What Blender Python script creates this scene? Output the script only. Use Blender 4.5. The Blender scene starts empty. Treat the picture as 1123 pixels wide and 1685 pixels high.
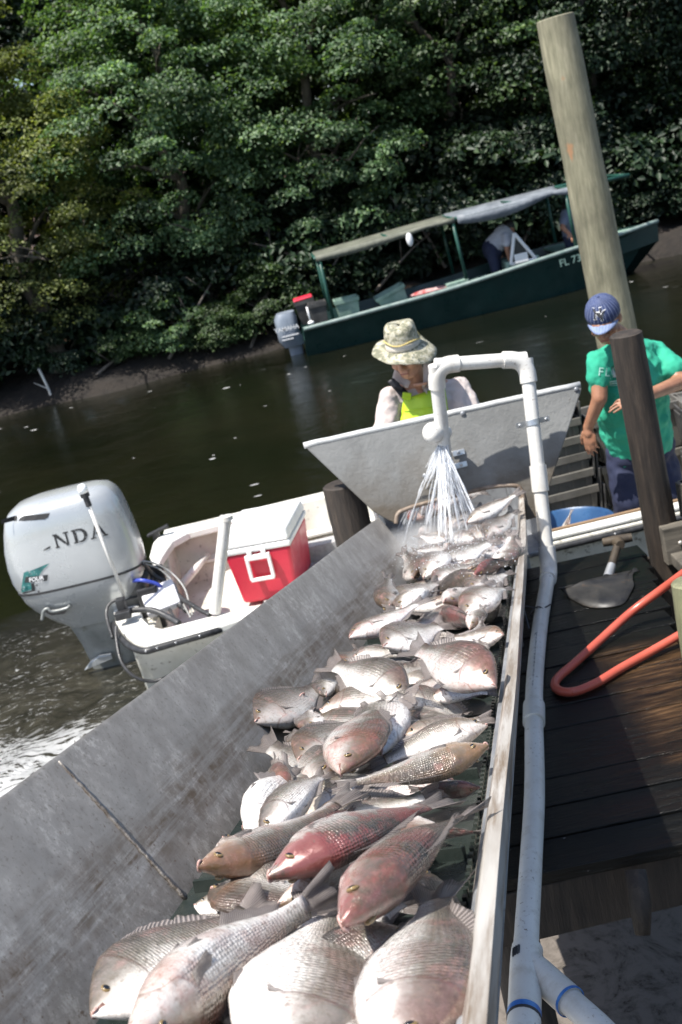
import bpy, math, random
import numpy as np
from mathutils import Vector, Matrix, Quaternion
from mathutils.bvhtree import BVHTree
C = bpy.context.scene.collection
D = bpy.data
PI = math.pi
R = math.radians
random.seed(7)
# ------------------------------------------------------------------ camera
F_PX, ROLL, PITCH, EYE = 1900.0, R(13.5), R(16.0), 2.75
FW = Vector((0, math.cos(PITCH), -math.sin(PITCH)))
UP = Vector((0, math.sin(PITCH), math.cos(PITCH)))
RT = Vector((1, 0, 0))
CAM = Vector((0, 0, EYE))
cam_d = D.cameras.new('camera')
cam = D.objects.new('camera', cam_d)
C.objects.link(cam)
ri = RT * math.cos(ROLL) - UP * math.sin(ROLL)
ui = RT * math.sin(ROLL) + UP * math.cos(ROLL)
cam.matrix_world = Matrix(((ri.x, ui.x, -FW.x, CAM.x), (ri.y, ui.y, -FW.y, CAM.y), (ri.z, ui.z, -FW.z, CAM.z), (0, 0, 0, 1)))
cam_d.lens = F_PX * 36 / 1685
cam_d.sensor_width = 36
cam_d.clip_start = 0.05
cam_d.clip_end = 1500
cam_d.dof.use_dof = True
cam_d.dof.focus_distance = 2.0
cam_d.dof.aperture_fstop = 9.5
bpy.context.scene.camera = cam
# ------------------------------------------------------------------ light
SUN = Vector((-0.42, -0.24, 1.0)).normalized()
w = D.worlds.new('World')
bpy.context.scene.world = w
w.use_nodes = True
nt = w.node_tree
sky = nt.nodes.new('ShaderNodeTexSky')
sky.sky_type = 'NISHITA'
sky.sun_disc = False
sky.sun_elevation = math.asin(SUN.z)
sky.sun_rotation = math.atan2(SUN.x, SUN.y)
sky.dust_density = 1.5
bg = nt.nodes['Background']
bg.inputs[1].default_value = 0.10
nt.links.new(sky.outputs[0], bg.inputs[0])
sl = D.lights.new('sun', 'SUN')
sl.energy = 4.6
sl.angle = R(0.53)
sl.color = (1, 0.96, 0.89)
so = D.objects.new('sun', sl)
C.objects.link(so)
so.rotation_euler = (-SUN).to_track_quat('-Z', 'Y').to_euler()
so.location = (-4, -3, 12)
vs = bpy.context.scene.view_settings
vs.view_transform = 'Standard'
vs.look = 'None'
vs.exposure = 0.95
vs.gamma = 1
vs.use_curve_mapping = False
# ------------------------------------------------------------------ where a line of sight meets the place
def ray(px, py):
    u, v = px - 561.5, py - 842.5
    xp = u * math.cos(ROLL) - v * math.sin(ROLL)
    yp = u * math.sin(ROLL) + v * math.cos(ROLL)
    return RT * xp - UP * yp + FW * F_PX
def on_z(px, py, z):
    d = ray(px, py); return CAM + d * ((z - EYE) / d.z)
def on_y(px, py, y):
    d = ray(px, py); return CAM + d * (y / d.y)
def at_d(px, py, dep):
    return CAM + ray(px, py) * (dep / F_PX)
# ------------------------------------------------------------------ mesh helpers
class MB:
    def __init__(s): s.v = []; s.f = []
    def add(s, vs_, fs):
        o = len(s.v); s.v += [tuple(p) for p in vs_]; s.f += [tuple(i + o for i in f) for f in fs]; return s
    def box(s, c, d, m=None):
        x, y, z = d[0] / 2, d[1] / 2, d[2] / 2
        p = [Vector((a * x, b * y, e * z)) for a in (-1, 1) for b in (-1, 1) for e in (-1, 1)]
        if m is not None: p = [m @ q for q in p]
        c = Vector(c)
        return s.add([q + c for q in p], [(0, 1, 3, 2), (4, 6, 7, 5), (0, 4, 5, 1), (2, 3, 7, 6), (0, 2, 6, 4), (1, 5, 7, 3)])
    def loft(s, rings, cap=True, closed=True, cyc=False):
        n = len(rings[0]); vs_ = [p for r in rings for p in r]; fs = []
        m = len(rings)
        for i in range(m if cyc else m - 1):
            a, b = i * n, ((i + 1) % m) * n
            for j in range(n if closed else n - 1):
                k = (j + 1) % n
                fs.append((a + j, a + k, b + k, b + j))
        if cap and not cyc:
            fs.append(tuple(range(n - 1, -1, -1))); fs.append(tuple((m - 1) * n + j for j in range(n)))
        return s.add(vs_, fs)
    def tube(s, path, r, n=10, cap=True, flat=None):
        path = [Vector(p) for p in path]
        rs = r if isinstance(r, (list, tuple)) else [r] * len(path)
        t0 = (path[1] - path[0]).normalized()
        u = t0.orthogonal().normalized(); rings = []
        for i, p in enumerate(path):
            a = path[max(i - 1, 0)]; b = path[min(i + 1, len(path) - 1)]
            t = (b - a).normalized()
            u = (u - t * u.dot(t)).normalized(); w_ = t.cross(u)
            rings.append([p + (u * math.cos(2 * PI * k / n) + w_ * math.sin(2 * PI * k / n)) * rs[i] for k in range(n)])
        return s.loft(rings, cap)
    def ell(s, c, r, m=None, nu=16, nv=10):
        c = Vector(c); rings = []
        for i in range(nv + 1):
            th = PI * (i + 0.02 * (1 if i == 0 else -1 if i == nv else 0)) / nv
            ring = []
            for j in range(nu):
                p = Vector((r[0] * math.sin(th) * math.cos(2 * PI * j / nu), r[1] * math.sin(th) * math.sin(2 * PI * j / nu), -r[2] * math.cos(th)))
                if m is not None: p = m @ p
                ring.append(c + p)
            rings.append(ring)
        return s.loft(rings)
    def caps(s, p0, p1, r0, r1, n=12):
        p0, p1 = Vector(p0), Vector(p1); t = (p1 - p0)
        L = max(t.length, 1e-5); t /= L
        path = []; rr = []
        for k in range(5):
            a = PI / 2 * (1 - k / 4.0) * 0.97; path.append(p0 - t * r0 * math.sin(a)); rr.append(r0 * math.cos(a))
        for k in range(5):
            a = PI / 2 * (k / 4.0) * 0.97; path.append(p1 + t * r1 * math.sin(a)); rr.append(r1 * math.cos(a))
        u = t.orthogonal().normalized(); w_ = t.cross(u)
        return s.loft([[p + (u * math.cos(2 * PI * k / n) + w_ * math.sin(2 * PI * k / n)) * q for k in range(n)] for p, q in zip(path, rr)])
    def prism(s, pts, n, th):
        n = Vector(n); a = [Vector(p) for p in pts]; b = [p + n * th for p in a]
        return s.loft([a, b])
def smooth_path(pts, k=8):
    pts = [Vector(p) for p in pts]; out = []
    for i in range(len(pts) - 1):
        p0 = pts[max(i - 1, 0)]; p1 = pts[i]; p2 = pts[i + 1]; p3 = pts[min(i + 2, len(pts) - 1)]
        for j in range(k):
            t = j / k
            out.append(0.5 * ((2 * p1) + (p2 - p0) * t + (2 * p0 - 5 * p1 + 4 * p2 - p3) * t * t + (3 * p1 - p0 - 3 * p2 + p3) * t ** 3))
    out.append(pts[-1]); return out
def org(o):
    p = Vector((0, 0, 0))
    while o is not None: p = p + o.location; o = o.parent
    return p
def link(name, me, m=None, parent=None, loc=(0, 0, 0)):
    o = D.objects.new(name, me); C.objects.link(o)
    if parent is not None: o.parent = parent
    o.location = loc
    if m is not None and me is not None: me.materials.append(m)
    return o
def mesh_of(name, mb, smooth=False, ang=None):
    me = D.meshes.new(name); me.from_pydata([tuple(p) for p in mb.v], [], mb.f)
    import bmesh
    bm = bmesh.new(); bm.from_mesh(me); bmesh.ops.recalc_face_normals(bm, faces=bm.faces); bm.to_mesh(me); bm.free()
    if smooth:
        me.polygons.foreach_set('use_smooth', [True] * len(me.polygons))
        if ang:
            try: me.set_sharp_from_angle(angle=R(ang))
            except Exception: pass
    return me
def ob(name, mb, m, parent=None, smooth=False, ang=None, bevel=0, local=False, at=None, seg=2):
    """one mesh object; its vertices are given in world coordinates and moved to its own or its parent's origin"""
    o0 = Vector((0, 0, 0)) if local else (org(parent) if parent is not None else Vector(at or (0, 0, 0)))
    if o0.length > 0: mb.v = [tuple(Vector(p) - o0) for p in mb.v]
    o = link(name, mesh_of(name, mb, smooth, ang), m, parent, (0, 0, 0) if (parent is not None or local) else o0)
    if bevel:
        b = o.modifiers.new('bevel', 'BEVEL'); b.width = bevel; b.segments = seg; b.limit_method = 'ANGLE'; b.angle_limit = R(40)
    return o
def tag(o, label=None, cat=None, group=None, kind=None):
    if label: o['label'] = label
    if cat: o['category'] = cat
    if group: o['group'] = group
    if kind: o['kind'] = kind
    return o
def thing(name, label, cat, loc=(0, 0, 0), group=None):
    o = D.objects.new(name, None); C.objects.link(o); o.location = loc; o.empty_display_size = 0.1
    return tag(o, label, cat, group)
def kids(o): return [c for c in D.objects if c.parent == o]
CH = {}
def copy_tree(o, parent=None, tree=None):
    c = o.copy(); C.objects.link(c)
    if parent is not None: c.parent = parent
    for ch in CH.get(o.name, ()): copy_tree(ch, c)
    return c
def index_children(o):
    ks = kids(o); CH[o.name] = ks
    for k in ks: index_children(k)
def evaluated(o):
    dg = bpy.context.evaluated_depsgraph_get(); dg.update()
    return D.meshes.new_from_object(o.evaluated_get(dg))
def remeshed(name, mb, vox, sm=4, fac=0.5, noise=None):
    """overlapping solids fused into one continuous skin"""
    me = mesh_of(name + '_t', mb); o = D.objects.new(name + '_t', me); C.objects.link(o)
    r = o.modifiers.new('r', 'REMESH'); r.mode = 'VOXEL'; r.voxel_size = vox
    if sm:
        s = o.modifiers.new('s', 'SMOOTH'); s.factor = fac; s.iterations = sm
    if noise:
        for sc, st in noise:
            t = D.textures.new(name + 'n', 'CLOUDS'); t.noise_scale = sc; t.noise_depth = 1
            dmod = o.modifiers.new('d', 'DISPLACE'); dmod.texture = t; dmod.strength = st; dmod.mid_level = 0.5; dmod.texture_coords = 'GLOBAL'
    out = evaluated(o); D.objects.remove(o); D.meshes.remove(me)
    out.name = name
    out.polygons.foreach_set('use_smooth', [True] * len(out.polygons))
    return out
def bvh_of(me, off=Vector((0, 0, 0))):
    return BVHTree.FromPolygons([v.co + off for v in me.vertices], [tuple(p.vertices) for p in me.polygons])
def text_faces(body, size=1.0, bold=0.0, align='CENTER', space=1.0):
    cu = D.curves.new('txt', 'FONT'); cu.body = body; cu.size = size; cu.offset = bold * size; cu.align_x = align; cu.align_y = 'CENTER'
    cu.resolution_u = 3; cu.space_character = space
    o = D.objects.new('txt', cu); C.objects.link(o)
    me = evaluated(o); v = [p.co.copy() for p in me.vertices]; f = [tuple(p.vertices) for p in me.polygons]
    D.objects.remove(o); D.curves.remove(cu); D.meshes.remove(me)
    return v, f
# ------------------------------------------------------------------ materials
class NT:
    def __init__(s, name):
        s.m = D.materials.new(name); s.m.use_nodes = True; s.t = s.m.node_tree; s.p = s.t.nodes['Principled BSDF']
        s.out = s.t.nodes['Material Output']
        s.tc = s.t.nodes.new('ShaderNodeTexCoord')
    def n(s, typ, **kw):
        x = s.t.nodes.new('ShaderNode' + typ)
        for k, v in kw.items():
            if k.startswith('i'):
                key = k[1:]; key = int(key) if key.isdigit() else key
                if hasattr(v, 'is_linked') or hasattr(v, 'links'): s.t.links.new(v, x.inputs[key])
                else: x.inputs[key].default_value = v
            else: setattr(x, k, v)
        return x
    def l(s, a, b): s.t.links.new(a, b)
    def map(s, scale=(1, 1, 1), rot=(0, 0, 0), src=None):
        x = s.n('Mapping'); x.inputs['Scale'].default_value = scale; x.inputs['Rotation'].default_value = rot
        s.l(src or s.tc.outputs['Object'], x.inputs[0]); return x.outputs[0]
    def noise(s, vec, scale, detail=4, rough=0.6, out=0, dist=0):
        x = s.n('TexNoise'); x.inputs['Scale'].default_value = scale; x.inputs['Detail'].default_value = detail
        x.inputs['Roughness'].default_value = rough; x.inputs['Distortion'].default_value = dist
        s.l(vec, x.inputs['Vector']); return x.outputs[out]
    def ramp(s, fac, stops, interp='LINEAR'):
        x = s.n('ValToRGB'); x.color_ramp.interpolation = interp; e = x.color_ramp.elements
        while len(e) < len(stops): e.new(0.5)
        for q, (p, c) in zip(e, stops):
            q.position = p; q.color = (c if isinstance(c, tuple) else (c, c, c)) + (1,) if not (isinstance(c, tuple) and len(c) == 4) else c
        s.l(fac, x.inputs[0]); return x.outputs[0]
    def mix(s, fac, a, b, mode='MIX'):
        x = s.n('Mix', data_type='RGBA', blend_type=mode)
        for sock, val in ((x.inputs[0], fac), (x.inputs[6], a), (x.inputs[7], b)):
            if hasattr(val, 'links'): s.l(val, sock)
            else: sock.default_value = val if not isinstance(val, tuple) else (val + (1,) if len(val) == 3 else val)
        return x.outputs[2]
    def math(s, op, a, b=0.0, clamp=False):
        x = s.n('Math', operation=op, use_clamp=clamp)
        for i, val in enumerate((a, b)):
            if hasattr(val, 'links'): s.l(val, x.inputs[i])
            else: x.inputs[i].default_value = val
        return x.outputs[0]
    def bump(s, h, strength=0.3, dist=0.01, prev=None):
        x = s.n('Bump'); x.inputs['Strength'].default_value = strength; x.inputs['Distance'].default_value = dist
        s.l(h, x.inputs['Height'])
        if prev is not None: s.l(prev, x.inputs['Normal'])
        return x.outputs[0]
    def set(s, **kw):
        for k, v in kw.items():
            key = {'col': 'Base Color', 'rough': 'Roughness', 'metal': 'Metallic', 'nrm': 'Normal', 'spec': 'Specular IOR Level', 'coat': 'Coat Weight', 'crough': 'Coat Roughness', 'trans': 'Transmission Weight', 'ior': 'IOR', 'alpha': 'Alpha', 'sss': 'Subsurface Weight'}[k]
            if hasattr(v, 'links'): s.l(v, s.p.inputs[key])
            else: s.p.inputs[key].default_value = (v + (1,)) if isinstance(v, tuple) else v
        return s
def plain(name, c1, c2=None, scale=6, rough=0.5, metal=0.0, bump=0.0, bscale=60, bdist=0.004, stretch=(1, 1, 1), lo=0.35, hi=0.65, dirt=None, dscale=9, dlo=0.58, dhi=0.72, spec=0.5, coat=0.0, detail=5):
    t = NT(name); vec = t.map(stretch)
    col = c1
    if c2: col = t.ramp(t.noise(vec, scale, detail), [(lo, c1), (hi, c2)])
    if dirt:
        msk = t.ramp(t.noise(vec, dscale, 7, 0.7), [(dlo, 0.0), (dhi, 1.0)])
        col = t.mix(msk, col, dirt)
    t.set(col=col, metal=metal, spec=spec, coat=coat)
    rn = t.ramp(t.noise(vec, scale * 1.7, 4), [(0.3, max(rough - 0.12, 0.03)), (0.7, min(rough + 0.12, 1.0))])
    t.set(rough=rn)
    if bump: t.set(nrm=t.bump(t.noise(vec, bscale, 4), bump, bdist))
    return t.m
# ================================================================== SETTING
WL, FS = .28, .90      # water level; scale of the far bank layout
# ---- water
def water_mat():
    t = NT('river_water'); v = t.tc.outputs['Object']
    sep = t.n('SeparateXYZ'); t.l(v, sep.inputs[0]); X, Y = sep.outputs[0], sep.outputs[1]
    # churned patch behind the motor and below the conveyor
    def blob(cx, cy, rx, ry):
        a = t.math('DIVIDE', t.math('SUBTRACT', X, cx), rx); b = t.math('DIVIDE', t.math('SUBTRACT', Y, cy), ry)
        return t.math('SUBTRACT', 1.0, t.math('POWER', t.math('ADD', t.math('MULTIPLY', a, a), t.math('MULTIPLY', b, b)), 0.5))
    churn = t.math('MULTIPLY', blob(-1.9, 6.4, 1.7, 1.7), 2.2, True)
    under = t.math('MULTIPLY', blob(0.5, 2.6, 1.6, 1.3), 2.5, True)
    warp = t.n('VectorMath', operation='ADD'); t.l(v, warp.inputs[0])
    nz = t.n('TexNoise'); nz.inputs['Scale'].default_value = 2.2; t.l(v, nz.inputs['Vector'])
    sc = t.n('VectorMath', operation='SCALE'); t.l(nz.outputs['Color'], sc.inputs[0]); sc.inputs['Scale'].default_value = 0.5
    t.l(sc.outputs[0], warp.inputs[1])
    wv = t.map((1.0, 2.1, 1), (0, 0, 0.35), warp.outputs[0])
    left = t.math('MULTIPLY', t.math('SUBTRACT', -.45, X), 3, True)
    big = t.noise(warp.outputs[0], 1.3, 4, .6)
    yy = t.math('ADD', Y, t.math('MULTIPLY', t.math('SUBTRACT', big, .5), 1.6))
    dense = t.math('MULTIPLY', t.math('MULTIPLY', t.math('SUBTRACT', 6.0, yy), 2.6, True), left)
    flk = t.noise(t.map((1.0, 2.3, 1), (0, 0, -.25), warp.outputs[0]), 15.0, 5, .62)
    hole = t.math('SUBTRACT', .60, t.math('MULTIPLY', dense, .19))
    foam_glint1 = t.math('MULTIPLY', t.math('MULTIPLY', t.math('SUBTRACT', flk, hole), 14, True), dense, True)
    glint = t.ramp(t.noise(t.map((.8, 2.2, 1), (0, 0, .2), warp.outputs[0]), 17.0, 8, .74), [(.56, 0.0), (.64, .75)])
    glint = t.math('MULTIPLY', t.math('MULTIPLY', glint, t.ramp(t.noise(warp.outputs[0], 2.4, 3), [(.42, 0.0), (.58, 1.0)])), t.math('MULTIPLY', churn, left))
    foam_glint1 = t.math('MAXIMUM', foam_glint1, glint)  # pale ripple glints painted into the water colour along with the foam
    film = t.math('MULTIPLY', t.math('MULTIPLY', t.math('SUBTRACT', 7.4, yy), 1.2, True), left)
    film = t.math('MULTIPLY', film, t.ramp(t.noise(t.map((.8, 1.9, 1), (0, 0, -.3), warp.outputs[0]), 3.2, 8, .72), [(.40, .12), (.62, .9)]))
    thr2 = t.math('ADD', t.noise(t.map((1.4, 1, 1), (0, 0, .4), warp.outputs[0]), 16.0, 9, 0.75), t.math('MULTIPLY', under, 0.25))
    foam2 = t.ramp(thr2, [(0.52, 0.15), (0.78, 0.8)])
    # drifting flecks in mid river
    vo = t.n('TexVoronoi'); vo.inputs['Scale'].default_value = 3.2; t.l(t.map((0.55, 1.2, 1)), vo.inputs['Vector'])
    area = t.ramp(t.noise(v, 0.32, 3, 0.5), [(0.40, 0.0), (0.50, 1.0)])
    rnd = t.n('SeparateColor'); t.l(vo.outputs['Color'], rnd.inputs[0])
    fl = t.math('MULTIPLY', t.math('LESS_THAN', vo.outputs['Distance'], t.math('MULTIPLY', rnd.outputs[0], 0.10)), area)
    foam_glint = t.math('MAXIMUM', t.math('MAXIMUM', foam_glint1, fl), 0.0)
    base = t.ramp(t.noise(v, 0.5, 3), [(0.35, (0.004, 0.005, 0.0022)), (0.65, (0.008, 0.008, 0.004))])
    base = t.mix(t.math('MULTIPLY', churn, 0.8, True), base, (0.026, 0.025, 0.015))
    base = t.mix(film, base, (.085, .078, .056))
    base = t.mix(t.math('MULTIPLY', foam2, under), base, (0.19, 0.165, 0.145))
    base = t.mix(foam_glint, base, (0.66, 0.66, 0.65))
    rough = t.math('ADD', t.math('MULTIPLY', t.math('MAXIMUM', foam_glint, t.math('MULTIPLY', foam2, under)), 0.5), 0.045)
    r1 = t.noise(t.map((0.55, 1.5, 1), (0, 0, 0.12)), 1.7, 4, 0.55)
    r2 = t.noise(t.map((0.7, 1.5, 1), (0, 0, 0.3), warp.outputs[0]), 9.5, 7, 0.68)
    h1 = t.bump(r1, 0.12, 0.05)
    hs = t.math('MULTIPLY', r2, t.math('ADD', t.math('MULTIPLY', churn, 1.9), 0.05))
    h2 = t.bump(hs, 0.95, 0.09, h1)
    h3 = t.bump(foam_glint, 0.6, 0.006, h2)
    t.set(col=base, rough=rough, ior=1.33, nrm=h3, spec=0.5)
    return t.m
mb = MB(); mb.add([(-400, -60, WL), (400, -60, WL), (400, 60, WL), (-400, 60, WL)], [(0, 1, 2, 3)])
tag(ob('river_water', mb, water_mat()), kind='structure')
# ---- bank and riverbed: one sheet of ground
def shore(x):
    x = x / FS
    return FS * 20.75 + 0.22 * math.sin(x * 0.7 + 1.0) + 0.14 * math.sin(x * 2.3)
def ground_z(x, y):
    s = y - shore(x)
    if s < 0: return WL + max(-1.6, -0.06 + s * 0.4)
    z = WL + 0.42 * min(s, 1.0) ** 0.7 + 0.11 * max(s - 1, 0) - 0.06
    return z + 0.05 * math.sin(x * 3.1 + y * 1.7) * min(s, 1) + 0.04 * math.sin(x * 7.3 - y * 4.1) * min(s, 1)
mb = MB()
xs = [-400, -120, -60, -35] + [-24 + 0.25 * i for i in range(193)] + [35, 60, 120, 400]
ys = [-60, -10, 5, 12, 16] + [17.4 + 0.16 * i for i in range(30)] + [22.6, 24, 27, 29, 32, 36, 42, 50, 70, 120, 400]
nx = len(xs)
vv = [(x, y, ground_z(x, min(y, 60))) for y in ys for x in xs]
ff = [(j * nx + i, j * nx + i + 1, (j + 1) * nx + i + 1, (j + 1) * nx + i) for j in range(len(ys) - 1) for i in range(nx - 1)]
mb.add(vv, ff)
t = NT('bank_soil'); v = t.tc.outputs['Object']
mud = t.ramp(t.noise(v, 3, 6, .7), [(0.3, (0.013, 0.010, 0.008)), (0.7, (0.036, 0.027, 0.020))])
vo = t.n('TexVoronoi'); vo.inputs['Scale'].default_value = 9; t.l(v, vo.inputs['Vector'])
sc = t.n('SeparateColor'); t.l(vo.outputs['Color'], sc.inputs[0])
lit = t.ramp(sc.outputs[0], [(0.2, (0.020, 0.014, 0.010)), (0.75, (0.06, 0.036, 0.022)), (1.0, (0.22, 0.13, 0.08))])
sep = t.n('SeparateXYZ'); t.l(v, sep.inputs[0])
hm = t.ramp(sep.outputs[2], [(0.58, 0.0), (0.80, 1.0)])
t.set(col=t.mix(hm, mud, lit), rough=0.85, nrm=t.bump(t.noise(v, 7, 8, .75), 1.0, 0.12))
tag(ob('ground', mb, t.m, smooth=True), kind='structure')

# ---- trees
rng = np.random.default_rng(11)
def leaf_mat(name, stops, rough=0.50, tr=0.38):
    t = NT(name)
    geo = t.n('NewGeometry')
    col = t.ramp(geo.outputs['Random Per Island'], stops)
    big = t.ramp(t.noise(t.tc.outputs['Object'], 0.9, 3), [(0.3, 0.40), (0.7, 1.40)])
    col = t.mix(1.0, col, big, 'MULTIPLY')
    t.set(col=col, rough=rough, spec=0.40)
    tl = t.n('BsdfTranslucent'); t.l(t.mix(1.0, col, (1.5, 1.6, 0.5, 1), 'MULTIPLY'), tl.inputs[0])
    mx = t.n('MixShader'); mx.inputs[0].default_value = tr
    t.l(t.p.outputs[0], mx.inputs[1]); t.l(tl.outputs[0], mx.inputs[2]); t.l(mx.outputs[0], t.out.inputs[0])
    return t.m
LEAF = {
 'maple': leaf_mat('maple_leaves', [(0.0, (0.032, 0.072, 0.028)), (0.55, (0.085, 0.155, 0.068)), (1.0, (0.21, 0.30, 0.16))]),
 'olive': leaf_mat('olive_leaves', [(0.0, (0.075, 0.100, 0.028)), (0.6, (0.155, 0.185, 0.055)), (1.0, (0.25, 0.27, 0.095))]),
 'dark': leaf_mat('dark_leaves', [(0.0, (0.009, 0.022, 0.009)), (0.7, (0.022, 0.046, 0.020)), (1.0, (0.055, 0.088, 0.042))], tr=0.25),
 'oak': leaf_mat('oak_leaves', [(0.0, (0.026, 0.052, 0.017)), (0.7, (0.055, 0.100, 0.032)), (1.0, (0.11, 0.165, 0.055))], tr=0.3),
}
BARK = plain('bark', (0.05, 0.042, 0.033), (0.14, 0.12, 0.095), 5, 0.9, bump=0.8, bscale=14, bdist=0.03, stretch=(1, 1, .25))
def leaf_mesh(name, pos, nrm, ln, wd):
    n = len(pos)
    up = rng.normal(size=(n, 3)); a = np.cross(nrm, up); a /= np.linalg.norm(a, axis=1)[:, None] + 1e-9
    b = np.cross(nrm, a)
    ln = ln[:, None]; wd = wd[:, None]
    fold = nrm * (wd * 0.35)
    v = np.stack([pos - a * ln * .5, pos + b * wd * .5 + fold - a * ln * .05, pos + a * ln * .55 - nrm * ln * 0.15, pos - b * wd * .5 + fold - a * ln * .05], 1).reshape(-1, 3)
    me = D.meshes.new(name)
    me.vertices.add(4 * n); me.vertices.foreach_set('co', v.astype(np.float32).ravel())
    # two triangles that share the midrib: base-side-tip, base-tip-side
    idx = np.arange(n)[:, None] * 4
    tri = np.concatenate([idx + np.array([[0, 1, 2]]), idx + np.array([[0, 2, 3]])], 1).reshape(-1)
    me.loops.add(len(tri)); me.loops.foreach_set('vertex_index', tri.astype(np.int32))
    me.polygons.add(2 * n); me.polygons.foreach_set('loop_start', np.arange(0, 6 * n, 3, dtype=np.int32))
    me.update(); me.validate()
    return me
def crown_mesh(name, rx, rz, z0, nclump, per, leaf, clump_r, hang=0.0, shape=0.5):
    """clumps of leaves round an uneven crown; z0 = its lowest level"""
    pts = []; nr = []
    k = 0
    lob = rng.uniform(0, 2 * PI, 3)
    for i in range(nclump):
        th = rng.uniform(0, 2 * PI); cz = rng.uniform(-1, 1)
        rad = math.sqrt(max(1 - cz * cz, 0))
        lump = 1 + 0.22 * math.sin(3 * th + lob[0]) * math.cos(2.5 * cz + lob[1]) + 0.14 * math.sin(5 * th + 4 * cz + lob[2])
        q = rng.uniform(0.45, 1.0) ** 0.6 * lump
        taper = 1 - shape * max(cz, 0)
        c = np.array([rx * rad * math.cos(th) * q * taper, rx * rad * math.sin(th) * q * taper, z0 + rz * (1 + cz * min(q, 1.15))])
        out = np.array([math.cos(th) * rad, math.sin(th) * rad, cz * 0.7 + 0.35]); out /= np.linalg.norm(out)
        r = clump_r * rng.uniform(0.6, 1.25); m = int(per * rng.uniform(0.6, 1.3))
        d = rng.normal(size=(m, 3)); d /= np.linalg.norm(d, axis=1)[:, None]
        d[:, 2] = np.where(d[:, 2] < -0.3, -d[:, 2], d[:, 2])
        rr = r * rng.uniform(0.35, 1.0, size=(m, 1)) ** 0.5
        p = c + d * rr * np.array([1.15, 1.15, 0.62])
        p[:, 2] -= hang * (rr[:, 0] ** 2)
        nn = d * 0.55 + out * 0.5 + np.array([0, 0, 0.5]) + rng.normal(size=(m, 3)) * 0.45
        pts.append(p); nr.append(nn / np.linalg.norm(nn, axis=1)[:, None])
    p = np.concatenate(pts); nn = np.concatenate(nr)
    ln = leaf * rng.uniform(0.65, 1.3, len(p))
    return leaf_mesh(name, p, nn, ln, ln * rng.uniform(0.5, 0.75, len(p)))
def limb_mb(h, spread, n=9, r=0.16, lean=0.0):
    mb = MB(); rd = random.Random(int(h * 100 + n))
    tr = [Vector((lean * k * k * 0.1 + rd.uniform(-.08, .08) * k, rd.uniform(-.08, .08) * k, h * k / 6 - 0.3)) for k in range(7)]
    tr = smooth_path(tr, 4)
    mb.tube(tr, [r * (1 - 0.75 * i / (len(tr) - 1)) for i in range(len(tr))], 9)
    for i in range(n):
        b = tr[int(len(tr) * rd.uniform(0.25, 0.95))]
        a = rd.uniform(0, 2 * PI); L = spread * rd.uniform(0.5, 1.0)
        e = b + Vector((math.cos(a) * L, math.sin(a) * L, L * rd.uniform(0.1, 0.9)))
        mid = (b + e) / 2 + Vector((0, 0, 0.12 * L))
        pth = smooth_path([b, mid, e], 4)
        mb.tube(pth, [0.35 * r * (1 - 0.8 * j / (len(pth) - 1)) for j in range(len(pth))], 6)
        for _ in range(2):
            s = pth[rd.randrange(3, len(pth))]; e2 = s + Vector((rd.uniform(-1, 1), rd.uniform(-1, 1), rd.uniform(0, .8))) * L * 0.4
            mb.tube([s, (s + e2) / 2 + Vector((0, 0, .05)), e2], [0.13 * r, .09 * r, .04 * r], 5)
    return mb
CROWNS = {}
def crown(key):
    if key in CROWNS: return CROWNS[key]
    a = {
     'maple_a': lambda: crown_mesh('crown', 2.7, 3.7, 0.15, 260, 230, 0.080, 0.50),
     'maple_b': lambda: crown_mesh('crown', 2.4, 3.5, 0.25, 230, 230, 0.078, 0.46),
     'olive': lambda: crown_mesh('crown', 1.75, 2.75, 0.2, 300, 190, 0.055, 0.36, shape=0.5),
     'dark': lambda: crown_mesh('crown', 3.4, 5.4, 0.2, 280, 130, 0.145, 0.72, shape=0.25),
     'oak': lambda: crown_mesh('crown', 2.9, 4.3, 0.4, 270, 190, 0.092, 0.54, shape=0.3),
     'shrub': lambda: crown_mesh('crown', 1.15, 0.85, -0.1, 80, 110, 0.085, 0.32, hang=0.3),
    }[key]()
    CROWNS[key] = a
    return a
TRUNKS = {}
def tree(kind, leaf, x, y, s, rot, label, cat='tree', group='trees on the far bank', name='tree', trunk=(6.0, 2.0, 10, 0.17)):
    x *= FS; y *= FS; s *= FS
    z = ground_z(x, y)
    r = thing(name, label, cat, (x, y, z), group)
    r.rotation_euler = (0, 0, rot); r.scale = (s, s, s)
    key = (kind, leaf)
    if key not in TRUNKS:
        TRUNKS[key] = mesh_of('trunk', limb_mb(*trunk), True); TRUNKS[key].materials.append(BARK)
    me = crown(kind)
    if not len(me.materials): me.materials.append(LEAF[leaf])
    link('trunk' if name != 'shrub' else 'stems', TRUNKS[key], None, r); o = link('crown' if name != 'shrub' else 'foliage', me, None, r)
    if me.materials[0] != LEAF[leaf]:
        o.material_slots[0].link = 'OBJECT'; o.material_slots[0].material = LEAF[leaf]
    return r
tree('olive', 'olive', -4.55, 21.9, 1.12, 0.3, 'olive green rounded tree with fine leaves near the left edge above the mud bank', name='tree')
tree('olive', 'olive', -7.4, 22.3, 1.12, 1.9, 'olive green fine leaved tree at the far left beyond the picture edge')
tree('maple_a', 'maple', -1.6, 23.3, 1.02, 0.0, 'bright green broad leaved tree right of the olive green one, leaning over the water')
tree('maple_b', 'maple', 1.3, 23.6, 1.05, 2.2, 'tall bright green tree behind the stern of the green boat')
tree('oak', 'oak', 3.9, 24.4, 1.0, 4.1, 'darker green tree behind the canopy of the green boat')
tree('oak', 'dark', 7.0, 24.2, 1.0, 0.8, 'dark green tree right of the tall wooden pole')
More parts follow.
